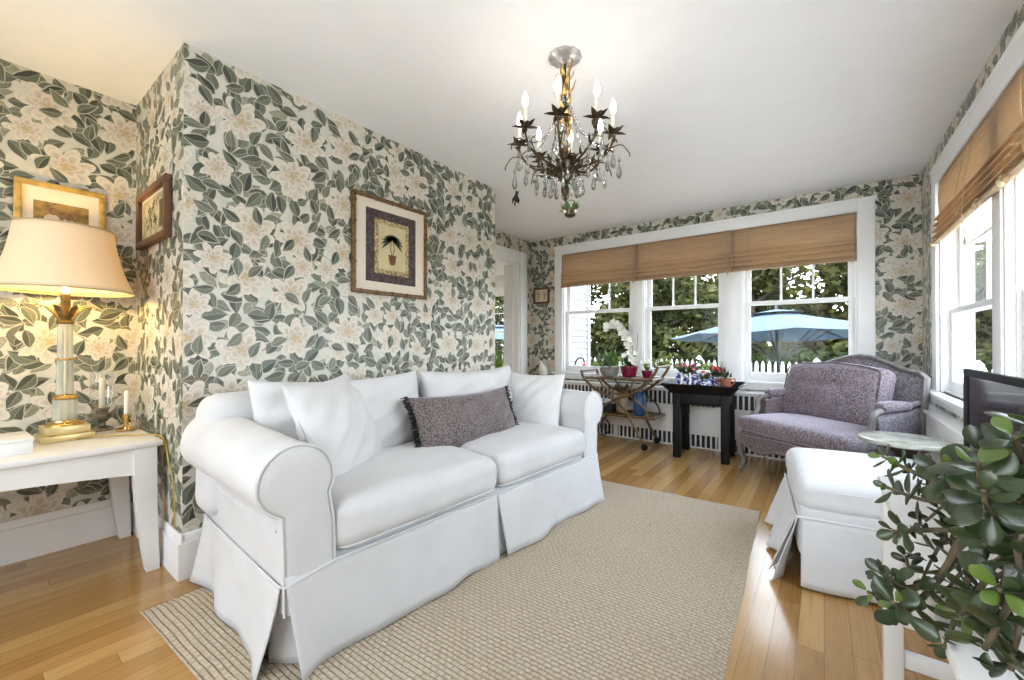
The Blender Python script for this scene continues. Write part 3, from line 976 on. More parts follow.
    # seat cushions
    for k, (y0, y1) in enumerate(((-.832, -.004), (.004, .832))):
        bm = bmesh.new()
        cushion(bm, .355, (y1 - y0) / 2, .083, .055, Matrix.Translation((.585, (y0 + y1) / 2, .425)), n=26, crown=.032, wr=.007, seed=20 + k * 7, side=.014)
        c = finish('seat_cushion', bm, m, T, angle=80)
        bm = bmesh.new(); hy = (y1 - y0) / 2; pts = []
        for i in range(49):
            a = 2 * PI * i / 48; e = .13
            ca, sa = math.cos(a), math.sin(a)
            pts.append((.585 + math.copysign(abs(ca) ** e, ca) * .345, (y0 + y1) / 2 + math.copysign(abs(sa) ** e, sa) * (hy - .012), .352))
        tube(bm, pts, .005, 6, cap=False)
        finish('piping', bm, m, c)
    # back cushions
    for k, (y0, y1) in enumerate(((-.905, -.02), (.0, .83))):
        bm = bmesh.new(); w = y1 - y0
        pillow(bm, w, .45, .24, n=30, ear=.045, sag=.022, seed=40 + k * 5, wr=.012, p=.38)
        Mx = Matrix.Translation((.315, (y0 + y1) / 2, .685)) @ Matrix.Rotation(math.radians(-12), 4, 'Y') @ Matrix.Rotation(PI / 2, 4, 'Z')
        bmesh.ops.transform(bm, matrix=Mx, verts=bm.verts)
        finish('back_cushion', bm, m, T, angle=80)
    return T
sofa()

def cushion_at(name, label, w, h, t, centre, right, up, mat, group=None, seed=0, ear=.06, wr=.009, n=28, sag=.01):
    """a loose cushion: its x axis along `right`, its z axis along `up`"""
    r = Vector(right).normalized(); u = Vector(up); u = (u - r * u.dot(r)).normalized(); y = u.cross(r)
    bm = bmesh.new(); pillow(bm, w, h, t, n=n, ear=ear, seed=seed, wr=wr, sag=sag)
    Mx = Matrix((r, y, u)).transposed()
    bmesh.ops.transform(bm, matrix=Mx.to_4x4(), verts=bm.verts)
    o = finish(name, bm, mat, angle=80); o.location = centre
    tag(o, label, 'cushion', group)
    return o, Mx
cushion_at('throw_pillow', 'large plain white pillow leaning at the near end of the sofa, beside the rolled arm', .52, .50, .20,
           (-1.775, 1.050, .682), (-.50, .86, .03), (-.42, -.18, 1), M['sofa2'], seed=3, wr=.014)
p2, Mx = cushion_at('throw_pillow', 'white square pillow with a dark trimmed edge at the far end of the sofa', .44, .43, .17,
                (-1.625, 2.41, .655), (.97, .10, 0), (-.06, .28, 1), M['sofa2'], seed=13, wr=.012)
bm = bmesh.new()
f = pillow_shape(.44, .43, .17, ear=.06, seed=13, wr=.012, sag=.01)
for i in range(34):
    q = f(0, .03 + .94 * i / 33, 1); q.x -= .004; ball(bm, Mx @ q, .0085 if i % 2 else .006, 1)
finish('pompom_trim', bm, M['fringe'], p2)

lp, Mx = cushion_at('lumbar_pillow', 'long taupe lumbar pillow with black tasselled ends lying across the sofa', .77, .335, .19,
                (-1.665, 1.80, .625), (.075, 1, .0), (-.42, 0, 1), M['lumbar'], seed=23, ear=.05, wr=.014)
bm = bmesh.new(); f = pillow_shape(.77, .335, .19, ear=.05, seed=23, wr=.014, sag=.01)
r2 = random.Random(4)
for s in (0, 1):
    bm = bmesh.new()
    for i in range(46):
        q = f(s, i / 45, 1); sg = 1 if s else -1
        for k in range(3):
            a = q + Vector((0, r2.uniform(-.006, .006), r2.uniform(-.004, .004)))
            b2_ = a + Vector((sg * r2.uniform(.02, .036), r2.uniform(-.012, .012), r2.uniform(-.014, .006)))
            tube(bm, [Mx @ a, Mx @ ((a + b2_) / 2 + Vector((0, r2.uniform(-.004, .004), 0))), Mx @ b2_], [.0035, .0035, .0022], 5)
    finish('tassel_fringe', bm, M['fringe'], lp)

# ------------------------------------------------------------------ white ottoman
def ottoman():
    T = thing('ottoman', 'white slipcovered ottoman with a ragged skirt, in front of the purple settee', 'ottoman', (.165, 2.615, 0), math.radians(7))
    hx, hy = .305, .345; m = M['sofa']
    bm = bmesh.new()
    cushion(bm, hx, hy, .075, .05, Matrix.Translation((0, 0, .392)), n=22, crown=.025, wr=.004, seed=5)
    c = finish('seat_cushion', bm, m, T, angle=80)
    bm = bmesh.new(); pts = []
    for i in range(49):
        a = 2 * PI * i / 48; ca, sa = math.cos(a), math.sin(a); e = .17
        pts.append((math.copysign(abs(ca) ** e, ca) * (hx - .004), math.copysign(abs(sa) ** e, sa) * (hy - .004), .424))
    tube(bm, pts, .005, 6, cap=False); finish('piping', bm, m, c)
    bm = bmesh.new()
    cushion(bm, hx - .005, hy - .005, .12, .03, Matrix.Translation((0, 0, .24)), n=12, crown=0, wr=.003, seed=9)
    finish('box_base', bm, m, T, angle=80)
    bm = bmesh.new(); zt, zb = .30, .02
    skirt(bm, (-hx + .015, -hy, 0), (hx, -hy, 0), zt, zb, (-.12, -1, 0), .028, .012, 1.2, waves=1.5, edge=.02)
    skirt(bm, (hx, -hy, 0), (hx, hy, 0), zt, zb, (1, 0, 0), .02, .01, 3, waves=1.5)
    skirt(bm, (hx, hy, 0), (-hx, hy, 0), zt, zb, (0, 1, 0), .02, .01, 4, waves=1.5)
    # the left side hangs loose and ragged
    skirt(bm, (-hx, hy, 0), (-hx, -hy - .01, 0), zt, zb, (-1, -.12, 0), .062, .048, 1.7, nu=90, nv=16, waves=5.5, edge=.045)
    skirt(bm, (-hx, -hy + .16, 0), (-hx, -hy + .05, 0), zt - .01, zb + .015, (-1, -.3, 0), .10, .030, 4.1, nu=24, nv=16, waves=6, edge=.05)
    finish('skirt', bm, m, T, angle=80, solid=.004)
    bm = bmesh.new()
    tube(bm, [(-hx - .003, hy, zt), (-hx - .003, -hy - .003, zt), (hx, -hy - .003, zt), (hx, hy, zt)], .005, 6)
    finish('skirt_welt', bm, m, T)
ottoman()

# ------------------------------------------------------------------ purple settee in the far corner
def settee():
    T = thing('settee', 'purple velvet settee with a carved grey frame in the corner of the windows', 'settee', (-.218, 3.684, 0), math.radians(-37.2))
    # x right along the front, y to the back
    hw = .458; D = .70
    # legs
    for (x, y, s) in ((-hw + .025, .03, -1), (hw - .025, .03, 1), (-hw + .06, D - .03, -1), (hw - .06, D - .03, 1)):
        bm = bmesh.new(); k = -1 if y < .2 else 1
        P = spline([(x - s * .012, y, .315), (x + s * .014, y + k * .012, .245), (x + s * .012, y + k * .012, .17), (x - s * .006, y - k * .004, .085), (x + s * .004, y + k * .008, .022), (x + s * .010, y + k * .014, .002)], 5)
        rs = [.036 - .020 * min(1, i / (len(P) * .72)) + (.008 if i > len(P) * .84 else 0) for i in range(len(P))]
        tube(bm, P, rs, 10); finish('leg', bm, M['frame_grey'], T)
    # serpentine carved rail along the front
    bm = bmesh.new(); n = 36; top = []; bot = []
    for i in range(n + 1):
        t = i / n * 2 - 1; x = t * hw
        bot.append((x, .215 + .035 * math.cos(t * PI * 2) * (1 - abs(t) * .3) - .02 * math.exp(-(t / .16) ** 2)))
        top.append((x, .315 + .012 * math.cos(t * PI)))
    prism(bm, bot + top[::-1], lambda a, b, d: Vector((a, -.005 - .022 * (1 - (a / hw) ** 2) + d, b)), .04, .006)
    for s in (-1, 1): box(bm, s * hw - (.04 if s > 0 else 0), s * hw + (.04 if s < 0 else 0), .03, D, .235, .315, bevel=.006)
    box(bm, -hw, hw, D - .04, D, .235, .315, bevel=.006)
    r_ = finish('seat_rail', bm, M['velvet_dark'], T, merge=False)
    bm = bmesh.new()
    tube(bm, [(x, -.012 - .022 * (1 - (x / hw) ** 2), z + .014) for x, z in bot], .008, 8)
    finish('carved_bead', bm, M['frame_grey'], r_)
    # stuffed seat under the cushion
    bm = bmesh.new()
    cushion(bm, hw - .012, D / 2 - .02, .04, .03, Matrix.Translation((0, D / 2 - .01, .325)), n=12, crown=0, wr=.002, side=.01)
    finish('seat_base', bm, M['velvet_dark'], T, angle=80)
    bm = bmesh.new()
    cushion(bm, hw - .005, .30, .052, .045, Matrix.Translation((0, .275, .402)), n=24, crown=.038, wr=.005, seed=6)
    for v in bm.verts:
        if v.co.y < .1: v.co.y -= .03 * (1 - (v.co.x / hw) ** 2)
    c = finish('seat_cushion', bm, M['velvet'], T, angle=80)
    # back: an arched, slightly wrapped panel
    def arch(x):
        t = abs(x) / .485
        return .858 + .105 * (math.cos(min(1, t * 1.15) * PI) * .5 + .5) - .05 * max(0, t - .86) / .14
    def yback(x, z): return D - .035 - .09 * (abs(x) / .485) ** 3 * .7 + .085 * (z - .3) / .65
    bm = bmesh.new(); n = 34
    F = lambda u, v, o: (lambda x: Vector((x, yback(x, .30 + (arch(x) - .30) * v) + o, .30 + (arch(x) - .30) * v)))((u * 2 - 1) * .462)
    grid(bm, n, 14, lambda u, v: F(u, v, -.03 * (1 - (2 * u - 1) ** 8) * min(1, (1 - v) * 8)))
    grid(bm, n, 14, lambda u, v: F(u, v, .03))
    for v_ in (0, 1): grid(bm, n, 1, lambda u, v: F(u, v_, -.0 + .03 * v))
    for u_ in (0, 1): grid(bm, 1, 14, lambda u, v: F(u_, v, .03 * u))
    bk = finish('back_panel', bm, M['velvet_grey'], T, angle=70)
    bm = bmesh.new()
    P = [F(0, v, .005) for v in [i / 8 for i in range(9)]] + [F(u, 1, .005) for u in [i / 40 for i in range(1, 40)]] + [F(1, 1 - v, .005) for v in [i / 8 for i in range(9)]]
    tube(bm, P, .021, 10)
    fr = finish('back_frame', bm, M['frame_grey'], T)
    bm = bmesh.new()
    tube(bm, [p + Vector((0, -.018, .008)) for p in P], .008, 8); finish('carved_bead', bm, M['frame_grey'], fr)
    # arms
    for s in (-1, 1):
        bm = bmesh.new()
        def A(u, v, o):
            y = .235 + (D - .05 - .235) * u; z = .33 + (.575 + .05 * u * u - .33) * v
            return Vector((s * (hw - .035 + o + .012 * math.sin(v * PI)), y, z))
        grid(bm, 14, 10, lambda u, v: A(u, v, -.035)); grid(bm, 14, 10, lambda u, v: A(u, v, .03))
        for u_ in (0, 1): grid(bm, 4, 10, lambda u, v: A(u_, v, -.035 + .065 * u))
        grid(bm, 14, 4, lambda u, v: A(u, 1, -.035 + .065 * v) + Vector((0, 0, .012 * math.sin(v * PI))))
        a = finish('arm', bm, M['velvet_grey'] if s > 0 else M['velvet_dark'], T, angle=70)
        bm = bmesh.new()
        P = spline([(s * (hw - .02), .06, .30), (s * (hw - .008), .11, .40), (s * (hw - .02), .19, .50), (s * (hw - .012), .205, .585), (s * (hw - .022), .27, .615), (s * (hw - .03), .45, .628), (s * (hw - .02), D - .02, .66)], 7)
        tube(bm, P, [.026] * 8 + [.022] * (len(P) - 8), 10)
        w = finish('arm_frame', bm, M['frame_grey'], a)
        bm = bmesh.new()
        cushion(bm, .042, .135, .026, .024, Matrix.Translation((s * (hw - .034), .42, .642)), n=10, crown=.012, wr=.001)
        finish('arm_pad', bm, M['velvet'], a, angle=80)
    # loose back cushion
    bm = bmesh.new()
    cushion(bm, .375, .085, .225, .06, None, n=26, crown=.0, wr=.007, seed=31, side=.0)
    for v in bm.verts:
        q = v.co
        k = max(0, 1 - (q.x / .375) ** 2) * max(0, 1 - (q.z / .225) ** 2)
        q.y += math.copysign(.05, q.y) * k
        q.z += .03 * max(0, 1 - (q.x / .3) ** 2) * (1 if q.z > 0 else 0)
        # pulled creases below the top edge
        if q.y < 0: q.y += .014 * math.exp(-((q.z - .06 - .03 * (q.x / .3) ** 2) / .02) ** 2) * max(0, 1 - (q.x / .25) ** 4)
    bmesh.ops.transform(bm, matrix=Matrix.Translation((-.06, .545, .66)) @ Matrix.Rotation(math.radians(-14), 4, 'X'), verts=bm.verts)
    c = finish('back_cushion', bm, M['velvet'], T, angle=80)
    bm = bmesh.new(); R_ = Matrix.Translation((-.06, .545, .66)) @ Matrix.Rotation(math.radians(-14), 4, 'X'); pts = []
    for i in range(65):
        a = 2 * PI * i / 64; ca, sa = math.cos(a), math.sin(a); e = .2
        x = math.copysign(abs(ca) ** e, ca) * .36; z = math.copysign(abs(sa) ** e, sa) * .215
        if z > 0: z += .03 * max(0, 1 - (x / .3) ** 2)
        pts.append(R_ @ Vector((x, -.078, z)))
    tube(bm, pts, .006, 6, cap=False); finish('piping', bm, M['velvet_dark'], c)
settee()
# ------------------------------------------------------------------ console table by the lamp wall
def console():
    T = thing('console_table', 'white console table with curved sabre legs under the lit table lamp', 'table', (-2.83, -.30, 0))
    m = M['white_paint']; zt = .612
    x0, x1, y0, y1 = -.315, .325, -.90, .885
    bm = bmesh.new(); box(bm, x0, x1, y0, y1, zt - .028, zt, bevel=.008); finish('tabletop', bm, m, T)
    bm = bmesh.new()
    def apron(a0, a1, n=24):
        top = [(a0, zt - .028), (a1, zt - .028)]; L = a1 - a0
        low = [(a1 - L * i / n, zt - .165 + .062 * math.sin(PI * i / n) ** .7) for i in range(n + 1)]
        return top + low
    prism(bm, apron(y0 + .03, y1 - .03), lambda a, b, d: Vector((x1 - .05 + d, a, b)), .024, .002)
    prism(bm, apron(y0 + .03, y1 - .03), lambda a, b, d: Vector((x0 + .02 + d, a, b)), .024, .002)
    for y in (y0 + .03, y1 - .052): prism(bm, apron(x0 + .03, x1 - .05, 12), lambda a, b, d: Vector((a, y + d, b)), .022, .002)
    finish('apron', bm, m, T, merge=False, angle=30)
    for s, yo in ((1, y1 - .02), (-1, y0 + .02)):
        for xa in (x0 + .016, x1 - .076):
            bm = bmesh.new(); n = 14; A = []; B = []
            for i in range(n + 1):
                t = i / n; z = (zt - .028) * (1 - t)
                A.append((yo + s * (.012 * t ** 2.5), z))
                B.append((yo - s * (.085 - .050 * t ** 1.7), z))
            prism(bm, A + B[::-1], lambda a, b, d: Vector((xa + d, a, b)), .06, .004)
            finish('leg', bm, m, T, angle=35)
console()
ZT = .612

def lamp():
    T = thing('table_lamp', 'lit table lamp with a wide cream shade and ribbed glass column on a brass base', 'lamp', (-2.90, .305, ZT), math.radians(4))
    bm = bmesh.new()
    box(bm, -.088, .088, -.088, .088, 0, .030, bevel=.004); box(bm, -.074, .074, -.074, .074, .030, .068, bevel=.004)
    finish('plinth', bm, M['palebrass'], T, merge=False)
    bm = bmesh.new()
    lathe(bm, [(.066, .068), (.066, .074), (.060, .080), (.046, .084), (.044, .092), (.02, .094)], n=36)
    finish('brass_collar', bm, M['brass'], T, merge=False); bm = bmesh.new()
    lathe(bm, [(.02, .188), (.042, .190), (.046, .197), (.042, .204), (.034, .212), (.02, .214)], n=36)
    finish('brass_collar', bm, M['brass'], T, merge=False)
    bm = bmesh.new()
    rib = lambda a, z: 1 + .05 * math.cos(a * 10)
    lathe(bm, [(.041, .094), (.041, .188)], n=80, wob=rib)
    finish('glass_base', bm, M['colglass'], T, merge=False); bm = bmesh.new()
    lathe(bm, [(.030, .214), (.027, .38), (.0255, .55)], n=80, wob=rib)
    finish('glass_column', bm, M['colglass'], T, merge=False)
    bm = bmesh.new(); lathe(bm, [(.007, .08), (.007, .56)], n=10)
    lathe(bm, [(.031, .375), (.033, .38), (.031, .385)], n=30)
    finish('inner_rod', bm, M['brass'], T, merge=False)
    bm = bmesh.new()
    lathe(bm, [(.028, .548), (.032, .556), (.028, .566), (.014, .572), (.012, .62), (.017, .63), (.017, .69), (.004, .70)], n=24)
    for k in range(7):
        a = 2 * PI * k / 7 + .3; d = Vector((math.cos(a), math.sin(a), 0)); s = Vector((-d.y, d.x, 0))
        P = [Vector((0, 0, .56)) + d * (.018 + .10 * t) + Vector((0, 0, .075 * math.sin(t * 2.2))) for t in (0, .25, .5, .75, 1)]
        prev = None
        for i, p in enumerate(P):
            w = (.008, .013, .012, .007, .001)[i]; row = [bm.verts.new(p - s * w), bm.verts.new(p + Vector((0, 0, .004))), bm.verts.new(p + s * w)]
            if prev:
                bm.faces.new((prev[0], prev[1], row[1], row[0])); bm.faces.new((prev[1], prev[2], row[2], row[1]))
            prev = row
    finish('leaf_crown', bm, M['bronzegold'], T, merge=False)
    zs, R0, R1, hh = .705, .242, .166, .300
    bm = bmesh.new()
    grid(bm, 72, 12, lambda u, v: Vector(((R0 + (R1 - R0) * v - .012 * math.sin(PI * v)) * math.cos(2 * PI * u),
                                      (R0 + (R1 - R0) * v - .012 * math.sin(PI * v)) * math.sin(2 * PI * u), zs + hh * v)), True)
    sh = finish('lamp_shade', bm, M['shade'], T, solid=.0025)
    for z_, r_ in ((zs, R0), (zs + hh, R1)):
        bm = bmesh.new(); ring(bm, (0, 0, z_), r_, .004, 72, 6); finish('shade_trim', bm, M['cord'], sh)
    bm = bmesh.new()
    tube(bm, [(0, 0, .69), (.055, 0, .74), (.06, 0, .85), (0, 0, .97)], .002, 6); tube(bm, [(0, 0, .69), (-.055, 0, .74), (-.06, 0, .85), (0, 0, .97)], .002, 6)
    for k in range(3):
        a = k * 2 * PI / 3; tube(bm, [(0, 0, .97), (R1 * math.cos(a), R1 * math.sin(a), zs + hh - .004)], .002, 6)
    lathe(bm, [(.004, .965), (.010, .985), (.004, 1.0)], n=12)
    finish('harp', bm, M['brass'], T, merge=False)
    bm = bmesh.new(); lathe(bm, [(.013, .70), (.013, .725), (.022, .76), (.029, .79), (.024, .82), (.006, .835)], n=20)
    finish('light_bulb', bm, mat_emit('warm_lamp_bulb', (1.0, .70, .36), 40), T)
    l = bpy.data.lights.new('lamp_light', 'POINT'); l.energy = LAMP_W; l.color = (1.0, .66, .20); l.shadow_soft_size = .04
    o = bpy.data.objects.new('lamp_light', l); COL.objects.link(o); o.parent = T; o.location = (0, 0, .80)
    bm = bmesh.new()   # flex running over the table end and down behind the sofa
    P = spline([(.085, .02, .006), (.12, .10, .006), (.20, .19, .006), (.31, .263, .004), (.375, .272, -.04), (.43, .265, -.11), (.50, .262, -.20), (.52, .262, -.40)], 8)
    tube(bm, P, .0034, 6); finish('power_cord', bm, M['goldcord'], T)
lamp()

def candle_bits(T, z0, r, h, flame_tip=True):
    bm = bmesh.new(); lathe(bm, [(r, z0), (r, z0 + h * .93), (r * .7, z0 + h * .97), (r * .15, z0 + h)], n=18)
    c = finish('candle', bm, M['candle'], T)
    bm = bmesh.new(); tube(bm, [(0, 0, z0 + h - .003), (.001, 0, z0 + h + .010)], .0011, 5); finish('wick', bm, M['black_paint'], c)

def candlesticks():
    T = thing('candlestick', 'pewter candlestick with a tall white candle and glass bowl beside the lamp', 'candlestick', (-3.03, .452, ZT))
    bm = bmesh.new()
    lathe(bm, [(.046, 0), (.048, .008), (.034, .016), (.016, .024), (.014, .04), (.026, .052), (.034, .066), (.036, .085), (.024, .094), (.026, .106), (.034, .112), (.03, .118), (.012, .119)], n=28)
    finish('holder', bm, M['pewter'], T)
    candle_bits(T, .116, .0125, .16)
    bm = bmesh.new(); lathe(bm, [(.030, .119), (.043, .135), (.046, .20), (.046, .26), (.044, .31)], n=32, cap=False)
    finish('glass_shade', bm, M['thin_glass'], T)
    T = thing('chamberstick', 'low brass chamberstick with a short white candle at the table end', 'candlestick', (-2.92, .528, ZT))
    bm = bmesh.new()
    lathe(bm, [(.036, 0), (.042, .004), (.044, .012), (.040, .012), (.016, .010), (.012, .03), (.018, .045), (.014, .06), (.019, .072), (.019, .085), (.012, .087)], n=28)
    finish('holder', bm, M['brass'], T)
    bm = bmesh.new(); ring(bm, (0, 0, 0), .019, .003, 20, 8, Matrix.Rotation(PI / 2, 3, 'X')); bmesh.ops.translate(bm, vec=(.058, 0, .028), verts=bm.verts)
    finish('ring_handle', bm, M['brass'], T)
    candle_bits(T, .085, .0105, .125)
candlesticks()

bm = bmesh.new(); box(bm, -.11, .11, -.085, .085, 0, .052, bevel=.004); box(bm, -.113, .113, -.088, .088, .052, .066, bevel=.004)
o = finish('keepsake_box', bm, M['white_paint'], merge=False); place(o, (-2.735, .098, ZT), (0, 0, .04)); tag(o, 'low white lidded box on the console table in front of the lamp', 'box')

# ------------------------------------------------------------------ pictures on the walls
def picture(name, label, loc, rotz, w, h, fw, fm, mat_w, art, knots=False, depth=.022):
    """faces -y in local space, hangs with its back on y=0; z centred"""
    T = thing(name, label, 'picture', loc, rotz)
    bm = bmesh.new()
    for (a, b_, c, d) in ((-w / 2, w / 2, h / 2 - fw, h / 2), (-w / 2, w / 2, -h / 2, -h / 2 + fw), (-w / 2, -w / 2 + fw, -h / 2 + fw, h / 2 - fw), (w / 2 - fw, w / 2, -h / 2 + fw, h / 2 - fw)):
        box(bm, a, b_, -depth, 0, c, d, bevel=.004)
    if knots:
        for s in (-1, 1):
            for k in range(5):
                t = (k + .5) / 5 - .5
                box(bm, t * w - .006, t * w + .006, -depth - .004, -.002, s * (h / 2 - fw / 2) - fw / 2 - .003, s * (h / 2 - fw / 2) + fw / 2 + .003, bevel=.003)
                box(bm, s * (w / 2 - fw / 2) - fw / 2 - .003, s * (w / 2 - fw / 2) + fw / 2 + .003, -depth - .004, -.002, t * h - .006, t * h + .006, bevel=.003)
    finish('frame', bm, fm, T, merge=False)
    bm = bmesh.new()
    box(bm, -w / 2 + fw, w / 2 - fw, -.008, -.001, -h / 2 + fw, h / 2 - fw)
    mb = finish('mat_board', bm, M['mat_board'], T, smooth=False)
    for (nm, mt, fn) in art:
        bm = bmesh.new(); fn(bm); finish(nm, bm, mt, T, smooth=False, merge=False)
    return T
def flat(bm, x0, x1, z0, z1, y): box(bm, x0, x1, y, -.008, z0, z1)
def palm_leaves(bm):
    for k in range(11):
        a = math.radians(-20 + 22 * k); c = Vector((0, -.0125, .055)); prev = None
        for i in range(6):
            t = i / 5; p = c + Vector((math.cos(a) * .090 * t, 0, math.sin(a) * .078 * t - .042 * t * t)); w = .012 * math.sin(PI * (t * .9 + .1)) + .0008
            s = Vector((-math.sin(a), 0, math.cos(a))) * w; row = [bm.verts.new(p - s), bm.verts.new(p + s)]
            if prev: bm.faces.new((prev[0], prev[1], row[1], row[0]))
            prev = row
def palm_pot(bm):
    prism(bm, [(-.030, -.055), (.030, -.055), (.024, -.098), (.016, -.112), (-.016, -.112), (-.024, -.098)], lambda a, b, d: Vector((a, -.0122 + d, b)), .002)
    prism(bm, [(-.034, -.046), (.034, -.046), (.034, -.056), (-.034, -.056)], lambda a, b, d: Vector((a, -.0126 + d, b)), .002)
    for s in (-1, 1): tube(bm, [(s * .004, -.012, -.05), (s * .016, -.012, 0), (s * .004, -.012, .055)], .003, 5)
t_purple = mat_plain('aubergine_mount', (.075, .052, .056), .8, var=.5, vs=60)
t_gold = mat_plain('gold_patterned_border', (.40, .30, .15), .7, var=.6, vs=70)
t_cream = mat_plain('aged_cream_paper', (.58, .50, .30), .8, var=.1)
t_leaf = mat_plain('printed_palm_green', (.06, .075, .03), .8, var=.3)
t_brown = mat_plain('printed_basket_brown', (.14, .06, .025), .8, var=.4, vs=60)
picture('framed_palm_print', 'framed print of a potted palm in a bamboo frame above the sofa', (XB + .001, 1.745, 1.703), PI / 2, .60, .635, .024, M['black_frame'], .05,
        [('mount', t_purple, lambda bm: flat(bm, -.20, .20, -.235, .235, -.0095)), ('border', t_gold, lambda bm: flat(bm, -.137, .137, -.178, .178, -.0105)),
         ('paper', t_cream, lambda bm: flat(bm, -.108, .108, -.148, .148, -.0115)), ('palm_fronds', t_leaf, palm_leaves), ('palm_basket', t_brown, palm_pot)], True)
t_photo_bg = mat_plain('photo_field', (.22, .14, .04), .4, var=.5, vs=25)
t_photo_low = mat_plain('photo_hedge', (.05, .055, .02), .4, var=.5, vs=25)
t_shirt = mat_plain('photo_pale_shirts', (.55, .48, .44), .5, var=.1)
t_hair = mat_plain('photo_heads', (.15, .085, .05), .5, var=.3, vs=60)
def people(bm):
    for (x, z, r) in ((-.035, .010, .030), (.022, .002, .026)): ball(bm, (x, -.0098, z), r, 2, (1, .03, 1.2))
def head_a(bm): ball(bm, (-.030, -.0105, .060), .018, 2, (1, .05, 1.15))
def head_b(bm): ball(bm, (.026, -.0105, .042), .018, 2, (1, .05, 1.15))
picture('framed_photograph', 'gold framed photograph of people in a field, behind the lamp shade', (XL + .001, .318, 1.685), PI / 2, .325, .40, .026, M['gilt'], .05,
        [('photo_sky', t_photo_bg, lambda bm: flat(bm, -.098, .098, -.10, .105, -.0092)), ('photo_ground', t_photo_low, lambda bm: flat(bm, -.098, .098, -.10, .02, -.0094)),
         ('photo_figures', t_shirt, people), ('photo_face', t_hair, head_a), ('photo_face', t_hair, head_b)])
t_sketch = mat_plain('sepia_sketch_paper', (.52, .44, .26), .6, var=.35, vs=18)
t_ink = mat_plain('sepia_ink', (.10, .075, .03), .7, var=.4)
def sketch(bm):
    r3 = random.Random(5)
    for k in range(16):
        x = r3.uniform(-.15, .05); z = r3.uniform(-.06, .06)
        tube(bm, [(x, -.0096, z), (x + r3.uniform(-.02, .03), -.0096, z + .02), (x + r3.uniform(-.03, .03), -.0096, z + r3.uniform(.02, .05))], .0022, 4)
    flat(bm, .09, .17, -.075, .06, -.0094)
picture('framed_sketch', 'dark wood framed sepia drawing on the narrow end wall above the candles', (-2.752, YB0 - .001, 1.727), 0, .54, .295, .034, M['walnut'], .02,
        [('drawing', t_sketch, lambda bm: flat(bm, -.225, .225, -.1, .1, -.009)), ('ink_lines', t_ink, sketch)], depth=.03)
picture('framed_miniature', 'small dark framed pair of tan panels on the far wall beside the doorway', (-3.0, YF - .001, 1.70), 0, .25, .215, .028, M['walnut'], .0,
        [('panel', t_cream, lambda bm: (flat(bm, -.088, -.008, -.07, .07, -.0095), flat(bm, .008, .088, -.07, .07, -.0095))),
         *[('ink_line', t_ink, (lambda x: lambda bm: tube(bm, [(x, -.0108, -.05), (x + .008, -.0108, 0), (x - .004, -.0108, .05)], .004, 4))(x)) for x in (-.05, .045)]])

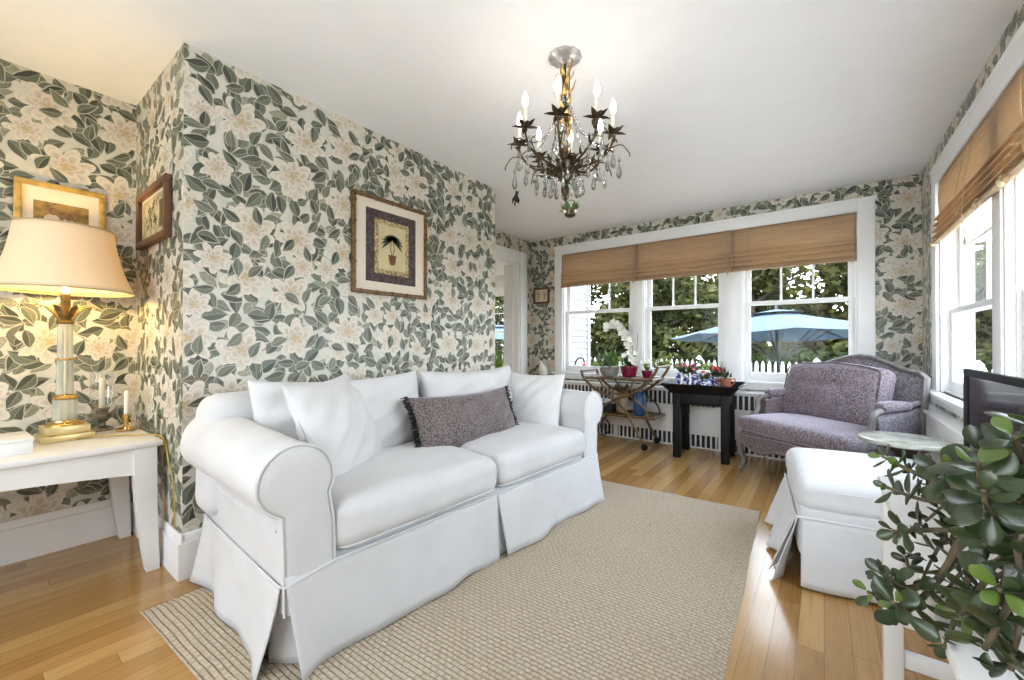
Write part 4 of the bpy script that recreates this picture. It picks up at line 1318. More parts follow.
# ------------------------------------------------------------------ chandelier
def chandelier():
    T = thing('chandelier', 'bronze leaf chandelier with candle bulbs and crystal drops hanging from the ceiling', 'chandelier', (-.985, 1.737, H))
    bm = bmesh.new()
    lathe(bm, [(.076, 0), (.078, -.006), (.062, -.016), (.030, -.026), (.012, -.034), (.002, -.036)], n=36, wob=lambda a, z: 1 + .035 * math.cos(a * 12))
    finish('ceiling_rose', bm, M['crystal_plate'], T)
    bm = bmesh.new()
    tube(bm, [(0, 0, -.03), (0, 0, -.60)], .006, 8)
    lathe(bm, [(.004, -.43), (.018, -.45), (.010, -.48), (.030, -.545), (.038, -.575), (.022, -.60), (.010, -.615)], n=20)
    for k in range(3):
        a = k * 2.1
        tube(bm, [(.02 * math.cos(a + t * .12), .02 * math.sin(a + t * .12), -.05 - .018 * t) for t in range(20)], .0035, 6)
    finish('stem', bm, M['bronze'], T, merge=False)
    r4 = random.Random(12)
    bm = bmesh.new()
    for k in range(34):
        z = -.05 - .42 * k / 34; a = k * 2.4; d = Vector((math.cos(a), math.sin(a), .55 + r4.random() * .5))
        leaf_quad(bm, (.010 * math.cos(a), .010 * math.sin(a), z - .03), d, (-math.sin(a), math.cos(a), 0), .05 + .02 * r4.random(), .024, .5, .3, 4)
    finish('stem_leaves', bm, M['goldleaf'], T, merge=False, solid=.0012)
    # lower swag of bronze leaves and blossoms around the hub
    drop_pts = []
    for k in range(8):
        ang = math.radians(-58.0 - 10 - 45 * k); d = Vector((math.cos(ang), math.sin(ang), 0)); s = Vector((-d.y, d.x, 0))
        jig = r4.uniform(-.012, .012)
        P = spline([d * .022 + Vector((0, 0, -.555)), d * .075 + Vector((0, 0, -.535)), d * .145 + Vector((0, 0, -.515 + jig)), d * .198 + Vector((0, 0, -.48)), d * .222 + Vector((0, 0, -.43)), d * .224 + Vector((0, 0, -.40))], 6)
        bm = bmesh.new(); tube(bm, P, [.0065 - .002 * i / len(P) for i in range(len(P))], 7)
        # a curling tendril and leaves along the arm
        Q = spline([P[14], P[14] + d * .04 + s * .018 + Vector((0, 0, .05)), P[14] + d * .012 + s * .03 + Vector((0, 0, .07))], 5); tube(bm, Q, .0028, 5)
        Q = spline([P[20], P[20] + d * .05 + Vector((0, 0, .01)), P[20] + d * .085 + Vector((0, 0, -.03)), P[20] + d * .088 + Vector((0, 0, -.05))], 5); tube(bm, Q, .0028, 5)
        for i in range(4, 26, 3):
            sg = 1 if i % 2 else -1
            leaf_quad(bm, P[i], d * .5 + s * sg * .9 + Vector((0, 0, .5)), d, .042, .017, .5, .3, 3)
        A = finish('arm', bm, M['bronze'], T, merge=False)
        top = P[-1]
        bm = bmesh.new()
        lathe(bm, [(.003, 0), (.012, .006), (.017, .018), (.013, .022)], top, 12)
        for j in range(8):
            b_ = j * PI / 4; e = Vector((math.cos(b_), math.sin(b_), 0))
            leaf_quad(bm, top + Vector((0, 0, .004)) + e * .006, e * (1.3 if j % 2 else .8) + Vector((0, 0, .62)), (-e.y, e.x, 0), .050, .026, (-.5 if j % 2 else -.2), .25, 4)
        finish('leaf_cup', bm, M['bronze'], A, merge=False, solid=.001)
        bm = bmesh.new(); lathe(bm, [(.0085, .02), (.0085, .095), (.005, .097)], top, 12)
        finish('candle_sleeve', bm, M['candle'], A)
        bm = bmesh.new(); lathe(bm, [(.006, .096), (.0125, .112), (.0135, .125), (.0095, .143), (.0035, .160), (.0008, .168)], top, 14)
        finish('bulb', bm, M['bulb'], A)
        for i, (r_, zz) in enumerate(((.07, -.03), (.135, -.03), (.20, -.02), (.225, .0), (.25, -.055))):
            a2 = ang + (.0, .2, -.12, .14, 0)[i]
            base = P[min(len(P) - 1, (7, 14, 20, 24, 26)[i])]
            drop_pts.append(Vector((r_ * math.cos(a2), r_ * math.sin(a2), base.z + zz - (.02 if i == 4 else 0))))
    bm = bmesh.new()
    for k in range(40):
        a = k * 2.4; r_ = .03 + .06 * r4.random(); z = -.575 + .06 * r4.random(); e = Vector((math.cos(a), math.sin(a), r4.uniform(-.6, .6)))
        leaf_quad(bm, (r_ * math.cos(a), r_ * math.sin(a), z), e, (-math.sin(a), math.cos(a), .3), .045, .022, .4, .3, 3)
    for k in range(12):
        a = k * .53; tube(bm, [(.05 * math.cos(a), .05 * math.sin(a), -.54), (.12 * math.cos(a), .12 * math.sin(a), -.50 - .02 * (k % 3)), (.16 * math.cos(a + .2), .16 * math.sin(a + .2), -.535)], .003, 5)
    finish('hub_leaves', bm, M['bronze'], T, merge=False, solid=.001)
    # crystals: one mesh, copied
    bm = bmesh.new()
    lathe(bm, [(.0006, .0), (.0006, -.012), (.004, -.016), (.005, -.021), (.003, -.026), (.001, -.029), (.004, -.036), (.0085, -.052), (.0095, -.062), (.006, -.072), (.001, -.076)], n=8)
    c0 = finish('crystal_drop', bm, M['crystal'], T, angle=10)
    for i, p in enumerate(drop_pts):
        c = c0 if i == 0 else c0.copy()
        if i: COL.objects.link(c); c.parent = T
        c.location = p; c.rotation_euler = (0, 0, i * 1.3); q = 1.0 + .45 * r4.random(); c.scale = (q, q, q * 1.1)
    bm = bmesh.new(); lathe(bm, [(.002, -.60), (.012, -.612), (.020, -.63), (.019, -.65), (.010, -.668), (.004, -.676), (.008, -.684), (.001, -.695)], n=14)
    finish('finial', bm, M['bronze'], T)
    for k in range(8):   # a string of beads from the stem down to each arm
        ang = math.radians(-58.0 - 10 - 45 * k); P = []; rr = []
        for i in range(61):
            t = i / 60; r_ = .012 + .19 * t; z = -.20 - .26 * t - .07 * math.sin(PI * t)
            P.append((r_ * math.cos(ang), r_ * math.sin(ang), z)); rr.append((.0006, .0036, .0045, .0036)[i % 4])
        bm = bmesh.new(); tube(bm, P, rr, 6); finish('bead_string', bm, M['crystal'], T, merge=False)
    return T
chandelier()

def ornaments():
    T = thing('hanging_flower_basket', 'tiny flower basket ornament hanging by a ring beneath the chandelier', 'ornament', (-.965, 1.75, 1.700))
    bm = bmesh.new(); lathe(bm, [(.010, -.022), (.019, -.016), (.024, .004), (.021, .005), (.004, .002)], n=16); finish('basket', bm, M['bronze'], T)
    bm = bmesh.new(); ring(bm, (0, 0, .018), .021, .0018, 24, 6, Matrix.Rotation(PI / 2, 3, 'X') @ Matrix.Rotation(.4, 3, 'Z')); finish('ring_handle', bm, M['steel'], T)
    r5 = random.Random(3); bm = bmesh.new()
    for k in range(26):
        a = k * 2.4; leaf_quad(bm, (.010 * math.cos(a), .010 * math.sin(a), .0 + .008 * r5.random()), (math.cos(a), math.sin(a), r5.uniform(-.5, .9)), (-math.sin(a), math.cos(a), 0), .028, .016, .5, .2, 3)
    finish('leaves', bm, M['green'], T, merge=False)
    bm = bmesh.new()
    for k in range(6):
        a = k * 1.05; ball(bm, (.02 * math.cos(a), .02 * math.sin(a), -.004 + .012 * (k % 2)), .0075, 1)
    finish('blossoms', bm, M['petal_white'], T, merge=False)
    bm = bmesh.new(); tube(bm, [(0, 0, .039), (-.005, -.003, .062)], .0008, 5); finish('thread', bm, M['cord'], T)
    T.scale = (1.35, 1.35, 1.35)
    T = thing('hanging_bird_ornament', 'small dark bird ornament dangling at the left below the chandelier', 'ornament', (-1.175, 1.60, 1.765))
    bm = bmesh.new()
    ball(bm, (0, 0, 0), .016, 2, (.7, .7, 1.35)); ball(bm, (.004, 0, .024), .0085, 2); tube(bm, [(.008, 0, .026), (.022, 0, .030)], [.002, .0005], 5)
    for s in (-1, 1): leaf_quad(bm, (0, s * .008, .010), (-.4, s * .5, -.9), (1, 0, 0), .04, .022, -.4, .2, 4)
    leaf_quad(bm, (-.004, 0, -.014), (-.3, 0, -1), (0, 1, 0), .028, .016, .2, .2, 3)
    leaf_quad(bm, (.0, 0, .026), (-.4, 0, 1), (0, 1, 0), .026, .010, .2, .2, 3)
    finish('body', bm, M['iron'], T, merge=False)
    bm = bmesh.new(); tube(bm, [(0, 0, .032), (-.005, -.002, .19)], .0006, 5); finish('thread', bm, M['crystal'], T)
ornaments()

# ------------------------------------------------------------------ flowers and pot plants
def petals(bm, c, nrm, R, n=5, wid=.62, curl=.25):
    nrm = Vector(nrm).normalized(); a = nrm.orthogonal().normalized(); b_ = nrm.cross(a)
    for k in range(n):
        t = 2 * PI * k / n; d = a * math.cos(t) + b_ * math.sin(t)
        leaf_quad(bm, Vector(c), d + nrm * .25, nrm.cross(d), R, R * wid * 1.6, curl, .15, 4)
def pot_round(name, mat, T, r, h, z=0):
    bm = bmesh.new(); lathe(bm, [(r * .68, z), (r * .74, z + .003), (r * .95, z + h * .8), (r, z + h * .82), (r, z + h), (r * .9, z + h), (r * .88, z + h * .9), (.004, z + h * .9)], n=28)
    return finish(name, bm, mat, T)
def soil(T, r, z):
    bm = bmesh.new(); lathe(bm, [(r, z), (r * .6, z + .004), (.002, z + .006)], n=18); finish('soil', bm, M['soil'], T)
def orchid():
    T = thing('potted_orchid', 'white orchid arching from a maroon pot on the bamboo cart', 'plant', (-1.635, 4.24, .712))
    pot_round('pot', M['maroon'], T, .092, .115); soil(T, .08, .104)
    bm = bmesh.new(); r6 = random.Random(8)
    for k in range(7):
        a = k * 2.4; leaf_quad(bm, (.01 * math.cos(a), .01 * math.sin(a), .11), (math.cos(a), math.sin(a) * .7, .75), (-math.sin(a), math.cos(a), 0), .15, .052, .55, .25, 6)
    finish('leaves', bm, M['green_dark'], T, merge=False)
    S1 = spline([(0, 0, .11), (.015, 0, .26), (.01, -.02, .40), (-.04, -.03, .50), (-.12, -.04, .545), (-.20, -.05, .52)], 6)
    S2 = spline([(.01, 0, .11), (.04, -.02, .24), (.045, -.03, .34), (.02, -.03, .41)], 6)
    S3 = spline([(.02, 0, .11), (.08, -.02, .24), (.095, -.02, .36), (.10, -.02, .46)], 6)
    bm = bmesh.new(); [tube(bm, s, .003, 6) for s in (S1, S2, S3)]; finish('stems', bm, M['stem'], T, merge=False)
    bm = bmesh.new()
    for i, p in enumerate(S1[13::1]):
        petals(bm, p + Vector((r6.uniform(-.03, .03), -.02 - .02 * (i % 3), r6.uniform(-.05, .045))), (r6.uniform(-.4, .4), -1, r6.uniform(-.2, .3)), .043, 5, .6)
    for i, p in enumerate(S2[7::1]):
        petals(bm, p + Vector((r6.uniform(-.05, .05), -.02 - .015 * (i % 3), r6.uniform(-.04, .04))), (r6.uniform(-.5, .5), -1, .2), .034, 5, .6)
    for k in range(5): petals(bm, (.03 + r6.uniform(-.07, .06), -.05, .17 + r6.uniform(-.03, .06)), (r6.uniform(-.5, .5), -1, .3), .034, 5, .8)
    finish('blossoms', bm, M['petal_white'], T, merge=False)
def small_pot():
    T = thing('potted_flowers', 'small maroon pot of white flowers at the end of the bamboo cart', 'plant', (-1.44, 4.22, .712))
    pot_round('pot', M['maroon'], T, .055, .075); soil(T, .046, .068)
    bm = bmesh.new(); r6 = random.Random(18)
    for k in range(16):
        a = k * 2.4; leaf_quad(bm, (0, 0, .07), (math.cos(a), math.sin(a), .9), (-math.sin(a), math.cos(a), 0), .08, .03, .5, .2, 4)
    finish('leaves', bm, M['green'], T, merge=False)
    bm = bmesh.new()
    for k in range(14): petals(bm, (r6.uniform(-.06, .06), r6.uniform(-.05, .04), .13 + r6.uniform(-.03, .045)), (r6.uniform(-1, 1), -1, .8), .028, 5, .8)
    finish('blossoms', bm, M['petal_white'], T, merge=False)
def basket_plant():
    T = thing('plant_basket', 'grey wicker basket of green leaves on the bamboo cart', 'plant', (-1.86, 4.25, .712))
    bm = bmesh.new()
    lathe(bm, [(.075, 0), (.085, .02), (.098, .05), (.10, .09), (.104, .095), (.095, .10), (.004, .088)], n=48, wob=lambda a, z: 1 + .03 * math.sin(a * 16 + (z * 400)))
    finish('basket', bm, M['wicker'], T)
    bm = bmesh.new(); r6 = random.Random(28)
    for k in range(110):
        a = r6.uniform(0, 6.28); rr = r6.uniform(0, .11); h = r6.uniform(.02, .24)
        leaf_quad(bm, (rr * math.cos(a), rr * math.sin(a), .09 + h * .5), (math.cos(a), math.sin(a), r6.uniform(.2, 1.4)), (-math.sin(a), math.cos(a), 0), r6.uniform(.05, .09), .034, .5, .2, 4)
    finish('leaves', bm, M['green'], T, merge=False)
    bm = bmesh.new()
    for k in range(9):
        a = r6.uniform(0, 6.28); tube(bm, [(0, 0, .09), (.04 * math.cos(a), .04 * math.sin(a), .15), (.08 * math.cos(a), .08 * math.sin(a), .17)], .002, 5)
    finish('stems', bm, M['stem'], T, merge=False)

# ------------------------------------------------------------------ bamboo tea cart
def cart():
    T = thing('tea_cart', 'two-tier bamboo tea cart with crossed curved legs, loaded with plants by the window', 'cart', (-1.72, 4.27, 0))
    m = M['bamboo']
    for zc, x0, x1, nm in ((.69, -.37, .37, 'upper_shelf'), (.315, -.33, .385, 'lower_shelf')):
        bm = bmesh.new()
        box(bm, x0, x1, -.165, .165, zc - .008, zc + .008)
        s = finish(nm, bm, M['twig'], T)
        bm = bmesh.new()
        for y in (-.17, .17): tube(bm, [(x0 - .01, y, zc + .005), (x1 + .01, y, zc + .005)], .013, 8)
        for x in (x0, x1): tube(bm, [(x, -.18, zc + .005), (x, .18, zc + .005)], .013, 8)
        for x in [x0 + (x1 - x0) * k / 7 for k in range(1, 7)]: tube(bm, [(x, -.17, zc + .012), (x, .17, zc + .012)], .006, 6)
        finish('bamboo_rim', bm, m, s, merge=False)
    for y in (-.19, .19):
        bm = bmesh.new()
        tube(bm, spline([(-.395, y, .765), (-.36, y, .69), (-.24, y, .585), (-.06, y, .505), (.08, y, .40), (.17, y, .28), (.235, y, .16), (.285, y, .07)], 6), .0145, 9)
        tube(bm, spline([(.43, y, .83), (.395, y, .76), (.30, y, .645), (.15, y, .545), (-.02, y, .48), (-.17, y, .37), (-.28, y, .24), (-.34, y, .115)], 6), .0145, 9)
        tube(bm, spline([(-.19, y, .69), (-.12, y, .60), (.02, y, .545), (.14, y, .60), (.20, y, .69)], 6), .010, 8)
        tube(bm, spline([(.34, y, .32), (.30, y, .42), (.20, y, .50)], 6), .010, 8)
        for (x, z) in ((-.36, .69), (.06, .415), (.30, .645), (-.17, .37), (.235, .16)): ring(bm, (x, y, z), .0145, .004, 12, 6, Matrix.Rotation(PI / 2, 3, 'Y'))
        finish('side_frame', bm, m, T, merge=False)
    bm = bmesh.new(); tube(bm, [(.43, -.19, .83), (.43, .19, .83)], .013, 8); tube(bm, [(-.395, -.19, .765), (-.395, .19, .765)], .013, 8)
    tube(bm, [(-.02, -.19, .48), (-.02, .19, .48)], .011, 8)
    finish('push_handle', bm, m, T, merge=False)
    for y in (-.19, .19):
        bm = bmesh.new()
        lathe(bm, [(.008, .05), (.010, .075), (.006, .085)], (.288, y, 0), 12); box(bm, .284, .304, y - .015, y - .011, .03, .072); box(bm, .284, .304, y + .011, y + .015, .03, .072); box(bm, .28, .305, y - .015, y + .015, .068, .074)
        c = finish('caster', bm, M['iron'], T, merge=False)
        bm = bmesh.new(); lathe(bm, [(.004, -.009), (.031, -.009), (.033, 0), (.031, .009), (.004, .009)], (0, 0, 0), 20, Matrix.Rotation(PI / 2, 3, 'X').to_4x4())
        bmesh.ops.translate(bm, vec=(.300, y, .0335), verts=bm.verts); finish('caster_wheel', bm, M['black_paint'], c)
        bm = bmesh.new(); Rx = Matrix.Rotation(PI / 2, 3, 'X')
        ring(bm, (-.34, y * 1.13, .105), .098, .007, 32, 8, Rx)
        for k in range(8):
            a = k * PI / 4; tube(bm, [(-.34, y * 1.13, .105), (-.34 + .097 * math.cos(a), y * 1.13, .105 + .097 * math.sin(a))], .0035, 6)
        tube(bm, [(-.34, y * 1.05, .105), (-.34, y * 1.2, .105)], .012, 10)
        finish('spoked_wheel', bm, M['iron'], T, merge=False)
cart()
orchid(); small_pot(); basket_plant()

def jug():
    T = thing('watering_jug', 'blue enamel jug on the lower shelf of the bamboo cart', 'jug', (-1.515, 4.19, .334))
    bm = bmesh.new()
    lathe(bm, [(.048, 0), (.052, .006), (.056, .08), (.056, .15), (.046, .185), (.032, .205), (.034, .235), (.030, .235), (.004, .20)], n=28)
    finish('body', bm, M['tin_blue'], T)
    bm = bmesh.new(); tube(bm, spline([(.030, -.01, .215), (.065, -.025, .23), (.088, -.035, .17), (.078, -.03, .09), (.052, -.015, .06)], 6), .006, 8); finish('handle', bm, M['tin_blue'], T)
    bm = bmesh.new(); tube(bm, spline([(-.03, .0, .21), (-.015, 0, .262), (.02, 0, .262), (.032, 0, .22)], 6), .004, 7); finish('bail', bm, M['steel'], T)
jug()
def lower_stuff():
    T = thing('pine_cone_bundle', 'beige vase of dried twigs and pine cones on the lower cart shelf', 'vase', (-1.70, 4.20, .334))
    bm = bmesh.new(); lathe(bm, [(.045, 0), (.055, .01), (.062, .08), (.055, .15), (.046, .18), (.05, .20), (.043, .20), (.004, .16)], n=24); finish('vase', bm, mat_plain('beige_stoneware', (.36, .27, .18), .7, var=.25, vs=30), T)
    bm = bmesh.new(); r6 = random.Random(2)
    for k in range(16):
        a = k * 2.4; tube(bm, [(0, 0, .17), (.03 * math.cos(a), .03 * math.sin(a), .24), (.075 * math.cos(a), .06 * math.sin(a), .27 + .06 * r6.random())], .003, 5)
        ball(bm, (.075 * math.cos(a) * .9, .06 * math.sin(a) * .9, .23 + .05 * r6.random()), .017, 1, (1, 1, 1.3))
    finish('twigs', bm, M['twig'], T, merge=False)
    bm = bmesh.new(); box(bm, -.12, .12, -.09, .09, 0, .075, bevel=.004); box(bm, -.123, .123, -.093, .093, .075, .092, bevel=.004)
    o = finish('storage_box', bm, M['iron'], merge=False); place(o, (-1.905, 4.235, .334)); tag(o, 'dark box on the lower cart shelf beneath a pale book', 'box')
    T = thing('book', 'pale closed book lying on the dark box of the cart', 'book', (-1.90, 4.23, .426), .1)
    bm = bmesh.new(); box(bm, -.09, .09, -.062, .062, .004, .022); finish('pages', bm, M['candle'], T)
    bm = bmesh.new(); box(bm, -.094, .094, -.066, .066, 0, .004); box(bm, -.094, .094, -.066, .066, .022, .026); box(bm, -.094, .094, .062, .066, .004, .022); finish('cover', bm, mat_plain('pale_blue_cover', (.45, .55, .6), .6), T, merge=False)
lower_stuff()

# ------------------------------------------------------------------ black tray table with planters
def tray_table():
    T = thing('tray_table', 'black wooden side table with square legs and a flared tray top by the window', 'table', (-.905, 4.24, 0), math.radians(2))
    m = M['black_paint']; hx, hy = .235, .205
    for sx in (-1, 1):
        for sy in (-1, 1):
            bm = bmesh.new(); x = sx * (hx - .032); y = sy * (hy - .032); box(bm, x - .032, x + .032, y - .032, y + .032, 0, .60, bevel=.003); finish('leg', bm, m, T)
    bm = bmesh.new()
    for sy in (-1, 1): box(bm, -hx + .064, hx - .064, sy * (hy - .022) - .012, sy * (hy - .022) + .012, .50, .60, bevel=.002)
    for sx in (-1, 1): box(bm, sx * (hx - .022) - .012, sx * (hx - .022) + .012, -hy + .064, hy - .064, .50, .60, bevel=.002)
    finish('apron', bm, m, T, merge=False)
    bm = bmesh.new(); box(bm, -hx - .012, hx + .012, -hy - .012, hy + .012, .600, .612); finish('tray_base', bm, m, T)
    bm = bmesh.new(); f0, f1, z0, z1, t = .012, .085, .610, .690, .012
    def q(s, i): return ((-hx - s, -hy - s), (hx + s, -hy - s), (hx + s, hy + s), (-hx - s, hy + s))[i % 4]
    grid(bm, 4, 1, lambda u, v: Vector((*q(f0 + (f1 - f0) * v, int(round(u * 4))), z0 + (z1 - z0) * v)), True)
    finish('tray_rim', bm, m, T, solid=.012, smooth=False)
    bm = bmesh.new(); s = f1 + .002
    for (x, sg) in ((-hx - s, -1), (hx + s, 1)):
        tube(bm, spline([(x - sg * .004, -.07, z1 - .012), (x + sg * .02, -.06, z1 + .004), (x + sg * .024, 0, z1 + .008), (x + sg * .02, .06, z1 + .004), (x - sg * .004, .07, z1 - .012)], 5), .006, 8)
    finish('tray_handle', bm, M['steel'], T, merge=False)
tray_table()
ZP = .613
def planter_rect(name, label, loc, w, d, h, flower, seed, rib=False, rot=0):
    T = thing(name, label, 'plant', loc, rot)
    bm = bmesh.new(); prof = [(.86, 0), (.90, .01), (1, h * .9), (1.05, h * .92), (1.05, h), (.95, h), (.92, h * .88)]
    def f(u, v):
        s, z = prof[int(round(v * 6))]; x, y = ((-1, -1), (1, -1), (1, 1), (-1, 1))[int(round(u * 4)) % 4]
        return Vector((x * w / 2 * s, y * d / 2 * s, z))
    rows = grid(bm, 4, 6, f, True); bm.faces.new(rows[0][::-1]); bm.faces.new(rows[-1])
    finish('planter', bm, M['porcelain'], T, angle=30)
    fill_plants(T, w * .4, d * .35, h, flower, seed)
    if rib:
        bm = bmesh.new()
        for x in (-w * .22, w * .16):
            grid(bm, 1, 8, lambda u, v: Vector((x - .008 + .016 * u + .006 * math.sin(v * 5), -d / 2 * 1.08 - .004 - .045 * v, h + .006 - (h + .035) * v * 1.0 if v > .12 else h + .012)))
        finish('ribbon', bm, M['petal_white'], T, solid=.0015)
    return T
def fill_plants(T, rx, ry, h, flower, seed, nl=46, nf=12, tall=.10):
    r6 = random.Random(seed); bm = bmesh.new(); st = bmesh.new()
    for k in range(nl):
        x, y = r6.uniform(-rx, rx), r6.uniform(-ry, ry); a = r6.uniform(0, 6.28)
        leaf_quad(bm, (x, y, h * .9 + r6.uniform(0, tall * .5)), (math.cos(a), math.sin(a), r6.uniform(.1, 1.3)), (-math.sin(a), math.cos(a), 0), r6.uniform(.035, .065), .026, .5, .2, 4)
    for k in range(7):
        x, y = r6.uniform(-rx, rx), r6.uniform(-ry, ry); tube(st, [(x, y, h * .85), (x + r6.uniform(-.02, .02), y, h + tall * .8)], .002, 5)
    finish('leaves', bm, M['green_dark'] if seed % 2 else M['green'], T, merge=False); finish('stems', st, M['stem'], T, merge=False)
    if flower:
        bm = bmesh.new()
        for k in range(nf): petals(bm, (r6.uniform(-rx, rx) * .9, r6.uniform(-ry, ry), h + tall * r6.uniform(.35, .9)), (r6.uniform(-1, 1), -.8, r6.uniform(.3, 1)), .020, 5, .8)
        finish('blossoms', bm, flower, T, merge=False)
planter_rect('porcelain_planter', 'blue and white square planter with white ribbons and pink flowers on the black table', (-1.035, 4.20, ZP), .20, .15, .165, M['petal_pink'], 3, True, .03)
planter_rect('porcelain_planter', 'narrow blue and white planter of red flowers beside the terracotta pot', (-.778, 4.23, ZP), .125, .12, .145, M['petal_red'], 5, False, .05)
def bowl():
    T = thing('porcelain_bowl', 'round blue and white bowl of dark leaves between the two square planters', 'plant', (-.878, 4.15, ZP))
    bm = bmesh.new(); lathe(bm, [(.032, 0), (.034, .006), (.052, .04), (.058, .095), (.062, .122), (.056, .122), (.004, .11)], n=32); finish('bowl', bm, M['porcelain'], T)
    fill_plants(T, .035, .03, .12, M['petal_red'], 7, 26, 3, .07)
bowl()
def terracotta():
    T = thing('terracotta_pot', 'terracotta pot with looped handles and bare twigs at the right of the black table', 'plant', (-.700, 4.12, ZP))
    pot_round('pot', M['terracotta'], T, .046, .14); soil(T, .038, .130)
    bm = bmesh.new()
    for s in (-1, 1): tube(bm, spline([(s * .042, 0, .125), (s * .068, 0, .14), (s * .074, 0, .11), (s * .038, 0, .07)], 5), .005, 8)
    finish('handle', bm, M['terracotta'], T, merge=False)
    bm = bmesh.new(); r6 = random.Random(9)
    for k in range(9):
        x, y = r6.uniform(-.06, .05), r6.uniform(-.03, .03); tube(bm, [(0, 0, .13), (x * .6, y, .18), (x + r6.uniform(-.02, .02), y, .21 + r6.random() * .09)], [.003, .002, .0012], 5)
    finish('twigs', bm, M['twig'], T, merge=False)
    bm = bmesh.new()
    for k in range(14):
        a = k * 2.4; leaf_quad(bm, (r6.uniform(-.03, .03), r6.uniform(-.03, .03), .14 + .05 * r6.random()), (math.cos(a), math.sin(a), .6), (-math.sin(a), math.cos(a), 0), .045, .022, .5, .2, 4)
    finish('leaves', bm, M['green_dark'], T, merge=False)
terracotta()

# ------------------------------------------------------------------ round marble table
def round_table():
    T = thing('pedestal_table', 'small round marble topped pedestal table beside the settee arm', 'table', (.352, 3.085, 0))
    bm = bmesh.new(); lathe(bm, [(.16, .525), (.196, .530), (.20, .538), (.196, .548), (.18, .552), (.003, .552)], n=48); finish('tabletop', bm, M['marble'], T)
    bm = bmesh.new(); lathe(bm, [(.10, .0), (.105, .012), (.08, .028), (.03, .05), (.024, .12), (.036, .22), (.028, .34), (.022, .42), (.05, .47), (.13, .515), (.15, .526)], n=28); finish('pedestal', bm, mat_plain('dark_stained_wood', (.035, .03, .028), .4, var=.3), T)
round_table()

# ------------------------------------------------------------------ television and its stand
def tv():
    T = thing('tv_stand', 'white painted television stand on legs behind the jade plant', 'stand', (.38, 1.26, 0))
    m = M['white_paint']; x0, x1, y0, y1, zt = -.235, .235, -.62, .475, .652
    bm = bmesh.new(); box(bm, x0 - .008, x1, y0 - .01, y1 + .008, zt - .026, zt, bevel=.005); finish('top', bm, m, T)
    for x in (x0, x1 - .045):
        for y in (y0, y1 - .045):
            bm = bmesh.new(); box(bm, x, x + .045, y, y + .045, 0, zt - .026, bevel=.003); finish('leg', bm, m, T)
    for y in (y0 + .012, y1 - .028):
        bm = bmesh.new(); box(bm, x0 + .045, x1 - .045, y, y + .016, .215, zt - .026); finish('end_panel', bm, m, T, smooth=False)
        bm = bmesh.new(); box(bm, x0 + .045, x1 - .045, y - .004, y + .02, .095, .14, bevel=.003); finish('stretcher', bm, m, T)
    bm = bmesh.new(); box(bm, x1 - .04, x1 - .016, y0 + .045, y1 - .045, .095, .14, bevel=.003); box(bm, x1 - .04, x1 - .016, y0 + .045, y1 - .045, zt - .08, zt - .026)
    finish('back_rail', bm, m, T, merge=False)
    T = thing('television', 'flat screen television with a dark grey frame standing on the white stand', 'television', (.335, 1.405, .652))
    w, h0, h1 = .315, .03, .345
    bm = bmesh.new()
    b_ = .019
    for (a, c, e, f) in ((-w, w, h1 - b_, h1), (-w, w, h0, h0 + b_ + .006), (-w, -w + b_, h0 + b_ + .006, h1 - b_), (w - b_, w, h0 + b_ + .006, h1 - b_)): box(bm, -.016, -.001, a, c, e, f, bevel=.003)
    finish('bezel', bm, M['black_plastic'], T, merge=False)
    bm = bmesh.new(); box(bm, -.011, -.002, -w + b_ - .002, w - b_ + .002, h0 + b_ + .004, h1 - b_ + .002); finish('screen', bm, M['screen'], T, smooth=False)
    bm = bmesh.new(); box(bm, -.002, .045, -w + .06, w - .06, h0 + .04, h1 - .06, bevel=.012); finish('back_housing', bm, M['black_plastic'], T)
    bm = bmesh.new(); box(bm, -.075, .095, -.15, .15, 0, .010, bevel=.004); box(bm, .0, .03, -.035, .035, .008, .06, bevel=.004); finish('foot', bm, M['black_plastic'], T, merge=False)
tv()

# ------------------------------------------------------------------ bird figurine on the radiator cover
def figurine():
    T = thing('bird_figurine', 'tall white porcelain bird figurine behind the far sofa pillow', 'figurine', (-2.93, 4.585, .60), .3)
    bm = bmesh.new()
    P = spline([(.02, 0, .02), (.012, 0, .06), (0, 0, .11), (-.012, 0, .155), (-.02, 0, .19), (-.024, 0, .215)], 5)
    n = len(P); tube(bm, P, [.030 + .030 * math.sin(PI * min(1, i / n * 1.25)) * (1 if i < n * .8 else .9) - .022 * (i / n) ** 3 for i in range(n)], 14)
    ball(bm, (-.030, 0, .222), .022, 2, (1.15, .9, .9)); tube(bm, [(-.048, 0, .222), (-.062, 0, .214), (-.066, 0, .204)], [.009, .006, .001], 8)
    for s in (-1, 1): leaf_quad(bm, (-.01, s * .040, .15), (.35, s * .15, -1), (1, 0, 0), .13, .06, -.1, .2, 6)
    leaf_quad(bm, (.03, 0, .04), (.9, 0, -.35), (0, 1, 0), .07, .04, .1, .2, 4)
    finish('body', bm, M['petal_white'], T, merge=False)
    bm = bmesh.new(); lathe(bm, [(.045, 0), (.047, .008), (.036, .016), (.03, .024)], n=20); finish('base', bm, M['petal_white'], T)
figurine()
